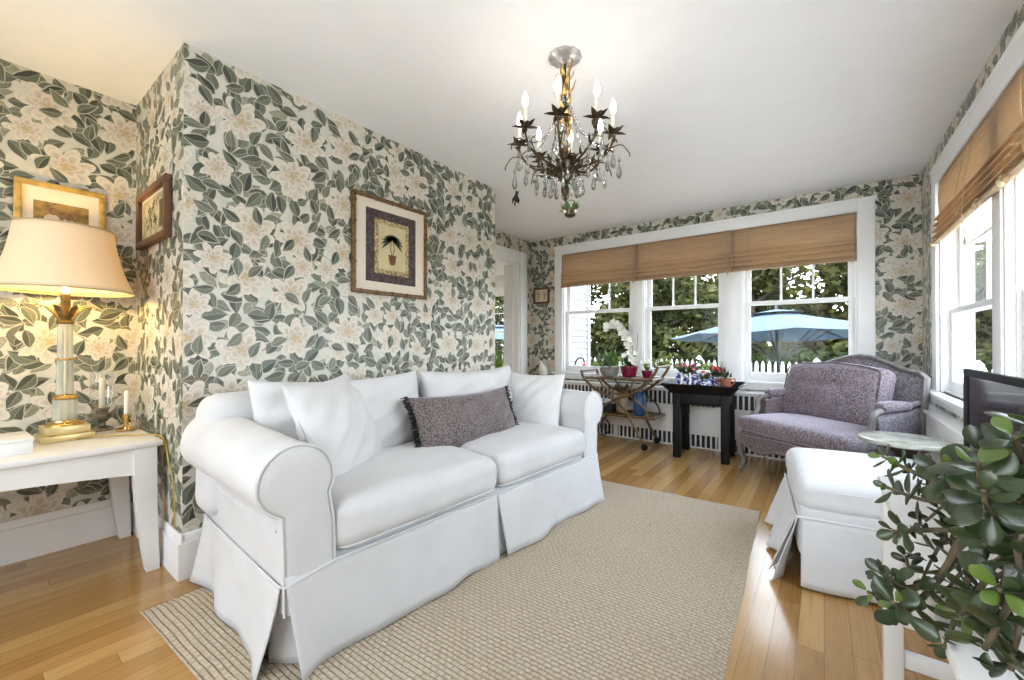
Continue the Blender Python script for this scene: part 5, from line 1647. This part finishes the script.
def doorway_plant():
    T = thing('spider_plant', 'spiky light green plant on a small stool just beyond the doorway', 'plant', (-4.02, 5.02, .50))
    pot_round('pot', M['pot_grey'], T, .10, .15); soil(T, .085, .135)
    bm = bmesh.new(); r6 = random.Random(31)
    for k in range(46):
        a = k * 2.4; leaf_quad(bm, (.02 * math.cos(a), .02 * math.sin(a), .13), (math.cos(a) * r6.uniform(.3, 1), math.sin(a) * r6.uniform(.3, 1), r6.uniform(.7, 1.5)), (-math.sin(a), math.cos(a), 0), r6.uniform(.22, .36), .022, .5, .2, 6)
    finish('leaves', bm, M['green_yellow'], T, merge=False)
    T = thing('plant_stool', 'small white stool carrying the spiky plant beyond the doorway', 'stool', (-4.02, 5.02, 0))
    bm = bmesh.new(); lathe(bm, [(.14, .47), (.15, .475), (.15, .495), (.14, .50), (.003, .50)], n=32); finish('seat', bm, M['white_paint'], T)
    for k in range(4):
        a = k * PI / 2 + .6; bm = bmesh.new(); tube(bm, [(.10 * math.cos(a), .10 * math.sin(a), .475), (.135 * math.cos(a), .135 * math.sin(a), 0.002)], [.016, .012], 10); finish('leg', bm, M['white_paint'], T)
doorway_plant()

# ------------------------------------------------------------------ jade plant at the near right
def jade():
    base = Vector((.45, .93, .652))
    T = thing('jade_plant', 'big jade plant with thick glossy leaves spilling over the front of the white stand', 'plant', base)
    bm = bmesh.new(); lathe(bm, [(.085, 0), (.095, .01), (.12, .11), (.128, .118), (.128, .14), (.115, .14), (.11, .125), (.004, .125)], n=36); finish('pot', bm, M['pot_grey'], T)
    soil(T, .108, .126)
    st = bmesh.new(); lv = bmesh.new(); yg = bmesh.new(); r7 = random.Random(77)
    def leaf(bm, p, d, side, L, W, th, bend):
        d = d.normalized(); side = (side - d * side.dot(d)).normalized(); up = side.cross(d)
        n = 8; mseg = 8; rings = []
        for i in range(n + 1):
            t = i / n
            w = W * .5 * (math.sin(PI * min(.999, t ** 1.15)) ** .62 if 0 < t < 1 else 0.06) * (.62 + .38 * min(1, t * 1.5)) + (.0012)
            h = th * .5 * (math.sin(PI * min(.98, t * .9 + .08)) ** .7)
            c = p + d * L * t + up * bend * L * t * t
            rings.append([bm.verts.new(c + side * w * math.cos(2 * PI * k / mseg) + up * (h * math.sin(2 * PI * k / mseg) - .12 * w * abs(math.cos(2 * PI * k / mseg)) * -1)) for k in range(mseg)])
        for a, b_ in zip(rings[:-1], rings[1:]):
            for k in range(mseg): bm.faces.new((a[k], a[(k + 1) % mseg], b_[(k + 1) % mseg], b_[k]))
        bm.faces.new(rings[0][::-1]); bm.faces.new(rings[-1])
    def branch(pts, r0, pairs, Lf, young=1, spread=.62):
        P = spline([Vector(p) - base for p in pts], 6); n = len(P)
        tube(st, P, [r0 * (1 - .55 * i / n) for i in range(n)], 8)
        # leaf pairs, each turned a quarter from the last, closing towards the tip
        t = (P[-1] - P[-3]).normalized(); a = t.orthogonal().normalized(); a = Matrix.Rotation(r7.uniform(0, 3.1), 3, t) @ a
        acc = 0; idx = n - 1
        for k in range(pairs):
            p = P[max(1, idx)]; tt = (P[max(1, idx)] - P[max(0, idx - 1)]).normalized()
            a = Matrix.Rotation(PI / 2 + r7.uniform(-.3, .3), 3, tt) @ a; a = (a - tt * a.dot(tt)).normalized()
            L = Lf * ((.55, .85, 1.0, 1.0, .95, .9, .85)[min(k, 6)]) * r7.uniform(.85, 1.12)
            op = (.9, .45, .15, -.05, -.15, -.2, -.25)[min(k, 6)]
            for s in (-1, 1):
                d = a * s + tt * (op + r7.uniform(-.2, .2)); sd = tt.cross(a)
                B = yg if (k < young and r7.random() < .85) else lv
                leaf(B, p + a * s * .004, d, sd, L, L * r7.uniform(.52, .66), L * .13, r7.uniform(-.22, .05))
            idx -= (1, 2, 2, 2, 3, 3, 3)[min(k, 6)]
    hub = base + Vector((-.02, 0, .13))
    for (tr, a) in JADE:
        branch([hub] + tr, a[0], a[1], a[2], a[3])
    finish('stems', st, M['jade_stem'], T, merge=False)
    finish('leaves', lv, M['jade'], T, merge=False, angle=70)
    finish('young_leaves', yg, M['jade_young'], T, merge=False, angle=70)
JADE = [  # (points after the root, (stem radius, leaf pairs, leaf length, young pairs))
 ([V(0.259, 0.971, 0.805), V(0.187, 0.892, 0.842), V(0.131, 0.900, 0.858), V(0.097, 0.899, 0.874)], (0.0053, 5, 0.0368, 1)),
 ([V(0.259, 0.971, 0.790), V(0.181, 0.912, 0.827), V(0.129, 0.923, 0.819), V(0.082, 0.913, 0.833)], (0.005, 4, 0.0336, 1)),
 ([V(0.253, 0.966, 0.790), V(0.168, 0.928, 0.781), V(0.116, 0.914, 0.772), V(0.088, 0.893, 0.769)], (0.005, 5, 0.032, 0)),
 ([V(0.250, 0.939, 0.828), V(0.180, 0.836, 0.871), V(0.137, 0.779, 0.891), V(0.121, 0.754, 0.907)], (0.0053, 4, 0.0352, 1)),
 ([V(0.253, 0.917, 0.822), V(0.187, 0.792, 0.860), V(0.146, 0.698, 0.903), V(0.137, 0.679, 0.937)], (0.0056, 5, 0.04, 2)),
 ([V(0.255, 0.893, 0.857), V(0.205, 0.780, 0.890), V(0.186, 0.740, 0.932), V(0.173, 0.718, 0.964)], (0.0056, 5, 0.04, 1)),
 ([V(0.266, 0.901, 0.884), V(0.227, 0.821, 0.910), V(0.205, 0.780, 0.946), V(0.197, 0.774, 0.976)], (0.0056, 5, 0.04, 1)),
 ([V(0.262, 0.948, 0.784), V(0.193, 0.922, 0.775), V(0.172, 0.907, 0.715), V(0.151, 0.866, 0.669), V(0.135, 0.829, 0.643)], (0.0056, 5, 0.032, 0)),
 ([V(0.270, 0.980, 0.775), V(0.181, 0.937, 0.781), V(0.145, 0.924, 0.698), V(0.100, 0.878, 0.665), V(0.054, 0.843, 0.685)], (0.0056, 5, 0.0336, 1)),
 ([V(0.270, 0.980, 0.767), V(0.187, 0.942, 0.773), V(0.131, 0.901, 0.688), V(0.097, 0.850, 0.667), V(0.080, 0.812, 0.695)], (0.0056, 6, 0.0368, 1)),
 ([V(0.270, 0.980, 0.767), V(0.199, 0.951, 0.758), V(0.154, 0.943, 0.708), V(0.114, 0.925, 0.703), V(0.106, 0.919, 0.725)], (0.0043, 4, 0.024, 0)),
 ([V(0.262, 0.948, 0.770), V(0.190, 0.845, 0.776), V(0.154, 0.780, 0.741), V(0.136, 0.754, 0.728)], (0.0056, 5, 0.0368, 1)),
 ([V(0.264, 0.925, 0.766), V(0.189, 0.769, 0.784), V(0.161, 0.697, 0.773), V(0.136, 0.654, 0.744)], (0.0056, 5, 0.0368, 0)),
 ([V(0.264, 0.925, 0.780), V(0.194, 0.772, 0.796), V(0.164, 0.712, 0.795), V(0.153, 0.679, 0.801)], (0.0056, 5, 0.0368, 2)),
 ([V(0.273, 0.957, 0.770), V(0.212, 0.861, 0.803), V(0.177, 0.784, 0.835), V(0.155, 0.743, 0.826)], (0.005, 5, 0.0352, 0)),
 ([V(0.264, 0.925, 0.766), V(0.199, 0.776, 0.759), V(0.166, 0.689, 0.747), V(0.158, 0.670, 0.722)], (0.0056, 5, 0.0384, 0)),
 ([V(0.270, 0.980, 0.775), V(0.205, 0.956, 0.781), V(0.167, 0.952, 0.788), V(0.141, 0.933, 0.732)], (0.005, 5, 0.032, 0)),
 ([V(0.279, 1.011, 0.765), V(0.224, 0.995, 0.788), V(0.192, 0.996, 0.812), V(0.166, 0.976, 0.746)], (0.005, 6, 0.032, 0)),
 ([V(0.273, 0.957, 0.813), V(0.215, 0.838, 0.865), V(0.180, 0.761, 0.904), V(0.172, 0.706, 0.890)], (0.0056, 5, 0.04, 0)),
 ([V(0.270, 0.980, 0.745), V(0.211, 0.935, 0.722), V(0.181, 0.913, 0.700), V(0.192, 0.897, 0.690)], (0.005, 6, 0.032, 0)),
 ([V(0.264, 0.925, 0.794), V(0.199, 0.776, 0.844), V(0.172, 0.706, 0.851), V(0.166, 0.676, 0.828)], (0.0056, 5, 0.0368, 0)),
 ([V(0.288, 1.043, 0.748), V(0.231, 1.026, 0.713), V(0.185, 0.991, 0.697), V(0.152, 0.967, 0.648)], (0.005, 6, 0.032, 0)),
 ([V(0.279, 1.011, 0.796), V(0.225, 0.995, 0.835), V(0.179, 0.986, 0.845), V(0.146, 0.961, 0.828)], (0.005, 5, 0.0336, 0)),
 ([V(0.268, 0.952, 0.842), V(0.220, 0.891, 0.892), V(0.183, 0.851, 0.906), V(0.164, 0.824, 0.925)], (0.005, 4, 0.0352, 1)),
 ([V(0.259, 0.971, 0.805), V(0.182, 0.899, 0.844), V(0.119, 0.912, 0.863), V(0.076, 0.915, 0.883)], (0.0043, 5, 0.0331, 1)),
 ([V(0.253, 0.966, 0.790), V(0.174, 0.948, 0.774), V(0.125, 0.952, 0.758), V(0.100, 0.949, 0.748)], (0.004, 5, 0.0288, 1)),
 ([V(0.253, 0.917, 0.822), V(0.186, 0.782, 0.851), V(0.145, 0.680, 0.886), V(0.135, 0.651, 0.913)], (0.0045, 5, 0.036, 0)),
 ([V(0.266, 0.901, 0.884), V(0.230, 0.814, 0.905), V(0.210, 0.765, 0.937), V(0.205, 0.752, 0.961)], (0.0045, 5, 0.036, 0)),
 ([V(0.270, 0.980, 0.775), V(0.183, 0.937, 0.789), V(0.151, 0.923, 0.716), V(0.108, 0.877, 0.692), V(0.066, 0.842, 0.721)], (0.0045, 5, 0.0302, 0)),
 ([V(0.270, 0.980, 0.767), V(0.190, 0.939, 0.752), V(0.137, 0.918, 0.696), V(0.088, 0.888, 0.685), V(0.072, 0.871, 0.701)], (0.0035, 4, 0.0216, 0)),
 ([V(0.264, 0.925, 0.766), V(0.193, 0.791, 0.785), V(0.167, 0.742, 0.774), V(0.144, 0.720, 0.739)], (0.0045, 5, 0.0331, 1)),
 ([V(0.273, 0.957, 0.770), V(0.210, 0.880, 0.805), V(0.173, 0.821, 0.838), V(0.148, 0.798, 0.829)], (0.004, 5, 0.0317, 0)),
 ([V(0.270, 0.980, 0.775), V(0.200, 0.957, 0.762), V(0.155, 0.954, 0.748), V(0.122, 0.936, 0.671)], (0.004, 5, 0.0288, 0)),
 ([V(0.273, 0.957, 0.813), V(0.223, 0.863, 0.869), V(0.194, 0.811, 0.913), V(0.194, 0.781, 0.899)], (0.0045, 5, 0.036, 1)),
 ([V(0.264, 0.925, 0.794), V(0.206, 0.778, 0.833), V(0.185, 0.710, 0.832), V(0.184, 0.682, 0.802)], (0.0045, 5, 0.0331, 0)),
 ([V(0.279, 1.011, 0.796), V(0.220, 0.988, 0.820), V(0.169, 0.971, 0.813), V(0.132, 0.940, 0.781)], (0.004, 5, 0.0302, 0)),
]
jade()
# ------------------------------------------------------------------ outdoors
GZ = -.62
def ground():
    bm = bmesh.new()
    grid(bm, 30, 30, lambda u, v: Vector((-35 + 70 * u, -20 + 80 * v, GZ - .02 + .10 * noise.noise(Vector((u * 9, v * 9, 0))) * min(1, max(0, (v - .35) * 4)))))
    o = finish('lawn', bm, M['grass']); o['kind'] = 'structure'
ground()
bm = bmesh.new()
box(bm, -3.3, 5.5, YF + .18, 9.2, GZ - .1, GZ + .03); box(bm, XR + .18, 5.5, -5, YF + .18, GZ - .1, GZ + .03); box(bm, -6, XR + .18, -7, YR - .2, GZ - .1, GZ + .03)
struct(finish('bounce_patio', bm, mat_plain('pale_bounce_stone', (.58, .56, .52), .8, var=.08, vs=3), smooth=False, merge=False))  # pale slab out of view, added to bounce daylight up to the ceiling
def crown(bm, blobs, n, size, rng):
    tot = sum(b[3] ** 2 for b in blobs)
    for (cx, cy, cz, r) in blobs:
        for _ in range(int(n * r * r / tot)):
            d = Vector((rng.gauss(0, 1), rng.gauss(0, 1), rng.gauss(0, 1))).normalized()
            k = r * (.55 + .5 * rng.random()) * (1 + .35 * noise.noise(d * 2.2 + Vector((cx, cy, cz))))
            p = Vector((cx, cy, cz)) + Vector((d.x, d.y, d.z * .8)) * k
            a = Vector((rng.gauss(0, 1), rng.gauss(0, 1), rng.gauss(0, .6))).normalized(); b = a.orthogonal().normalized()
            b = Matrix.Rotation(rng.uniform(0, 6.28), 3, a) @ b; s = size * rng.uniform(.6, 1.35)
            q = [p - a * s, p + b * s * .55 + a.cross(b) * s * .15, p + a * s, p - b * s * .55]
            bm.faces.new([bm.verts.new(x) for x in q])
def tree(label, x, y, h, r, mat, seed, group='trees beyond the picket fence', n=6000, low=.12, size=.16):
    rng = random.Random(seed); T = thing('tree', label, 'tree', (x, y, GZ), 0, group)
    bm = bmesh.new(); hh = h * .55
    tube(bm, spline([(0, 0, -.1), (.05, 0, hh * .4), (-.05, .05, hh * .8), (0, 0, hh * 1.2)], 5), [.22 - .14 * i / 16 for i in range(16)], 9)
    for k in range(6):
        a = k * 1.05 + rng.random(); z = hh * (.5 + .1 * k)
        tube(bm, spline([(0, 0, z), (r * .35 * math.cos(a), r * .35 * math.sin(a), z + .5), (r * .75 * math.cos(a), r * .75 * math.sin(a), z + .9)], 4), [.07 - .006 * i for i in range(9)], 6)
    finish('trunk', bm, M['bark'], T, merge=False)
    bm = bmesh.new(); blobs = []
    for k in range(13):
        a = rng.uniform(0, 6.28); rr = r * rng.uniform(.1, .8); z = h * (low + (1 - low) * (k + .5) / 13) - .1 * h
        blobs.append((rr * math.cos(a), rr * math.sin(a), z, r * rng.uniform(.34, .55) * (1.1 - .4 * k / 13)))
    crown(bm, blobs, n, size, rng)
    finish('crown', bm, mat, T, merge=False, smooth=False)
    return T
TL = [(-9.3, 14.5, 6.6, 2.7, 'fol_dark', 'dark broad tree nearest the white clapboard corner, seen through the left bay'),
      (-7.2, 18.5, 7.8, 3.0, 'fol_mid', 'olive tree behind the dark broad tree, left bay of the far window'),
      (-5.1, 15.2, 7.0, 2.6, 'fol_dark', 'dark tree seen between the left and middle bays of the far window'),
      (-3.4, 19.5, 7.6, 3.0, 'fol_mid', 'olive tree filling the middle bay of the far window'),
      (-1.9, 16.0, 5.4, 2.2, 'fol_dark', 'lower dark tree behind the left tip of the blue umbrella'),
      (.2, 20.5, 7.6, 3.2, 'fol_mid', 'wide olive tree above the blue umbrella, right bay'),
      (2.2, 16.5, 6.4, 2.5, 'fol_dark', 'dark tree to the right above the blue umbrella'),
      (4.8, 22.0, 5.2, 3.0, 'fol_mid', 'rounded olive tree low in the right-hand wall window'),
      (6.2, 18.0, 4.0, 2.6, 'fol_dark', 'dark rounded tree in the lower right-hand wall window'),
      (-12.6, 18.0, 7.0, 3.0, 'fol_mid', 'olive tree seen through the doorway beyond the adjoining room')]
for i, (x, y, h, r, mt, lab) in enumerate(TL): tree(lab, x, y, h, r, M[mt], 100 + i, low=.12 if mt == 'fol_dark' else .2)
def shrub(label, x, y, h, r, mat, seed, n=900, group='shrubs along the picket fence'):
    rng = random.Random(seed); T = thing('shrub', label, 'shrub', (x, y, GZ), 0, group)
    bm = bmesh.new(); crown(bm, [(r * .5 * math.cos(k * 1.3), r * .4 * math.sin(k * 1.3), h * (.35 + .3 * (k % 2)), r * .62) for k in range(5)], n, .085, rng)
    finish('leaves', bm, mat, T, merge=False, smooth=False)
    bm = bmesh.new()
    for k in range(7):
        a = k * .9; tube(bm, [(0, 0, -.08), (r * .3 * math.cos(a), r * .3 * math.sin(a), h * .5)], .02, 5)
    finish('stems', bm, M['bark'], T, merge=False)
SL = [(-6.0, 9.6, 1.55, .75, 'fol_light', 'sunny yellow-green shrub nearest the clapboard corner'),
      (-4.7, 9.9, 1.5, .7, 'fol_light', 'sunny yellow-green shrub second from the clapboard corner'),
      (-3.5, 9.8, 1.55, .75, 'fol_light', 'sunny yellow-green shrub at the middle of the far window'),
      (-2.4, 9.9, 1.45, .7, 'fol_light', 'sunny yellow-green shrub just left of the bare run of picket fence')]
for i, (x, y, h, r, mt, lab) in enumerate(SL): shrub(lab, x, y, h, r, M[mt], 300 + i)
def hedge_row():
    rng = random.Random(55); T = thing('hedge', 'long green hedge running beyond the lawn behind the picket fence', 'hedge', (-1.5, 14.2, GZ))
    bm = bmesh.new(); crown(bm, [(-11 + k * .62, .3 * math.sin(k * 2.1), .75 + .15 * math.sin(k * 1.7), .85) for k in range(37)], 9000, .11, rng)
    finish('leaves', bm, M['hedge'], T, merge=False, smooth=False)
    bm = bmesh.new()
    for k in range(24): tube(bm, [(-11 + k * .95, 0, -.1), (-11 + k * .95, .05, .7)], .03, 5)
    finish('stems', bm, M['bark'], T, merge=False)
hedge_row()
def fence():
    T = thing('picket_fence', 'white picket fence along the garden beyond the far window', 'fence', (0, 10.9, GZ))
    x0, x1 = -9.5, 4.6; bm = bmesh.new(); x = x0; k = 0
    while x < x1:
        prism(bm, [(x, .06), (x + .07, .06), (x + .07, 1.21), (x + .035, 1.29), (x, 1.21)], lambda a, b, d: Vector((a, d, b)), .02); x += .125
    finish('pickets', bm, M['picket'], T, merge=False, smooth=False)
    bm = bmesh.new()
    for z in (.28, .92): box(bm, x0, x1, .02, .06, z, z + .08)
    finish('rails', bm, M['picket'], T, merge=False, smooth=False)
    for i in range(7):
        x = x0 + .03 + i * 2.34; bm = bmesh.new(); box(bm, x - .055, x + .055, .02, .13, -.08, 1.30); prism(bm, [(x - .07, 1.30), (x + .07, 1.30), (x, 1.38)], lambda a, b, d: Vector((a, .005 + d, b)), .14)
        finish('post', bm, M['picket'], T, merge=False, smooth=False)
fence()
def umbrella():
    T = thing('patio_umbrella', 'light blue open patio umbrella outside the right bay of the far window', 'umbrella', (-.50, 7.40, GZ), .2, 'blue patio umbrellas')
    R, zr, za = 1.53, 1.80, 2.16; bm = bmesh.new(); n = 64
    def f(u, v):
        a = 2 * PI * u; k = (a / (PI / 4)) % 1; sag = math.cos((k - .5) * PI) ; r = .10 + (R - .10) * v
        rr = r * (1 - .06 * sag * v) ; z = za + (zr - za) * v ** .95 - .035 * sag * v * (1 - v * .3)
        return Vector((rr * math.cos(a), rr * math.sin(a), z))
    grid(bm, n, 12, f, True)
    c = finish('canopy', bm, M['umbrella'], T, angle=25)
    bm = bmesh.new()
    grid(bm, 32, 4, lambda u, v: Vector(((.01 + .33 * v) * math.cos(2 * PI * u), (.01 + .33 * v) * math.sin(2 * PI * u), za + .045 - .065 * v ** 1.2)), True)
    finish('vent_cap', bm, M['umbrella'], T)
    bm = bmesh.new(); lathe(bm, [(.024, .05), (.024, za + .07), (.02, za + .08), (.012, za + .11), (.002, za + .12)], n=16); finish('pole', bm, M['iron'], T)
    for k in range(8):
        a = k * PI / 4; d = Vector((math.cos(a), math.sin(a), 0)); bm = bmesh.new()
        tube(bm, [d * .03 + V(0, 0, za - .01), d * (R - .02) + V(0, 0, zr - .005)], .011, 6); tube(bm, [d * .035 + V(0, 0, 1.42), d * .78 + V(0, 0, za - .215)], .009, 6)
        finish('rib', bm, M['iron'], T, merge=False)
    bm = bmesh.new(); lathe(bm, [(.26, -.02), (.26, .04), (.22, .06), (.06, .08), (.035, .20), (.003, .2)], n=28); finish('base', bm, M['iron'], T)
    T.rotation_euler = (Matrix.Rotation(math.radians(3.2), 3, Vector((-.8, -.6, 0))) @ Matrix.Rotation(.2, 3, 'Z')).to_euler()
    dup(T, (-7.3, 9.1, GZ), .5, 'blue open patio umbrella glimpsed through the doorway at the left', 'blue patio umbrellas')
umbrella()
def feeder():
    T = thing('bird_feeder', 'small red bird feeder on a black hook by the white clapboard wall', 'bird feeder', (-3.02, 5.62, GZ))
    bm = bmesh.new(); tube(bm, spline([(0, 0, -.05), (0, 0, .9), (0, 0, 1.33), (.05, 0, 1.45), (.13, 0, 1.46), (.16, 0, 1.40)], 5), .012, 7); finish('hook', bm, M['iron'], T)
    bm = bmesh.new(); lathe(bm, [(.004, 1.40), (.012, 1.385), (.03, 1.37), (.034, 1.30), (.03, 1.25), (.05, 1.235), (.05, 1.215), (.004, 1.205)], (.16, 0, 0), 18); finish('bottle', bm, M['petal_red'], T)
    bm = bmesh.new()
    for k in range(5):
        a = k * 1.257; petals(bm, (.16 + .052 * math.cos(a), .052 * math.sin(a), 1.225), (math.cos(a), math.sin(a), 0), .022)
    finish('flower_ports', bm, M['petal_pink'], T, merge=False)
feeder()

# ------------------------------------------------------------------ daylight, sun and camera
W = bpy.data.worlds.new('sky'); bpy.context.scene.world = W; W.use_nodes = True
nt = W.node_tree; nt.nodes.clear()
out = nt.nodes.new('ShaderNodeOutputWorld'); bg = nt.nodes.new('ShaderNodeBackground')
tc = nt.nodes.new('ShaderNodeTexCoord'); sp = nt.nodes.new('ShaderNodeSeparateXYZ'); nt.links.new(tc.outputs['Generated'], sp.inputs[0])
rp = nt.nodes.new('ShaderNodeValToRGB'); nt.links.new(sp.outputs[2], rp.inputs[0])
rp.color_ramp.elements[0].color = (.93, .96, 1.0, 1); rp.color_ramp.elements[1].color = (.70, .83, 1.0, 1); rp.color_ramp.elements[1].position = .8
nt.links.new(rp.outputs[0], bg.inputs[0]); bg.inputs[1].default_value = SKY; nt.links.new(bg.outputs[0], out.inputs[0])

s = bpy.data.lights.new('sun', 'SUN'); s.energy = SUN; s.angle = math.radians(3); s.color = (1.0, .93, .82)
so = bpy.data.objects.new('sun', s); COL.objects.link(so)
so.rotation_euler = Vector((.45, .38, -.85)).to_track_quat('-Z', 'Y').to_euler()

def portal(name, loc, rot, sx, sy):
    l = bpy.data.lights.new(name, 'AREA'); l.shape = 'RECTANGLE'; l.size = sx; l.size_y = sy; l.cycles.is_portal = True
    o = bpy.data.objects.new(name, l); COL.objects.link(o); o.location = loc; o.rotation_euler = rot
portal('daylight_far', ((FW[0] + FW[1]) / 2, YF + .20, 1.45), (-PI / 2, 0, 0), FW[1] - FW[0], 1.5)
portal('daylight_right', (XR + .20, (RW[0] + RW[1]) / 2, 1.45), (PI / 2, 0, PI / 2), RW[1] - RW[0], 1.45)
portal('daylight_rear', ((BW[0] + BW[1]) / 2, YR - .2, 1.35), (PI / 2, 0, 0), BW[1] - BW[0], 1.6)  # portal of the added rear window
portal('daylight_side', (-7.25, 4.9, 1.35), (PI / 2, 0, -PI / 2), 2.6, 1.7)  # portal of the added side window
portal('daylight_adjoining', ((AW[0] + AW[1]) / 2, 6.80, 1.28), (-PI / 2, 0, 0), 1.45, 1.65)

# unseen spot added behind the camera, aimed up to brighten the ceiling
l = bpy.data.lights.new('added_ceiling_fill', 'SPOT'); l.energy = CEIL_FILL * 4; l.spot_size = math.radians(150); l.spot_blend = .8; l.shadow_soft_size = .22; l.color = (1.0, 1.0, 1.0)
o = bpy.data.objects.new('added_ceiling_fill', l); COL.objects.link(o); o.location = (-.55, -.75, 1.0); o.rotation_euler = (PI - .45, 0, 0)

cam = bpy.data.cameras.new('camera'); co = bpy.data.objects.new('camera', cam); COL.objects.link(co)
cam.sensor_width = 36; cam.sensor_fit = 'HORIZONTAL'; cam.lens = 414.722 * 36 / 1024; cam.clip_start = .03; cam.clip_end = 200
cam.shift_y = .85 / 1024
co.location = (0, 0, 1.0692); co.rotation_euler = (PI / 2 + .0053, 0, .6435)
sc = bpy.context.scene; sc.camera = co
sc.view_settings.view_transform = 'Standard'; sc.view_settings.look = 'None'; sc.view_settings.gamma = 1
sc.view_settings.use_curve_mapping = False; sc.view_settings.exposure = EXPO
sc.cycles.max_bounces = 10; sc.cycles.diffuse_bounces = 6; sc.cycles.glossy_bounces = 4; sc.cycles.transparent_max_bounces = 16
sc.cycles.transmission_bounces = 6; sc.cycles.caustics_reflective = False; sc.cycles.caustics_refractive = False
sc.cycles.sample_clamp_indirect = 6; sc.cycles.use_denoising = True
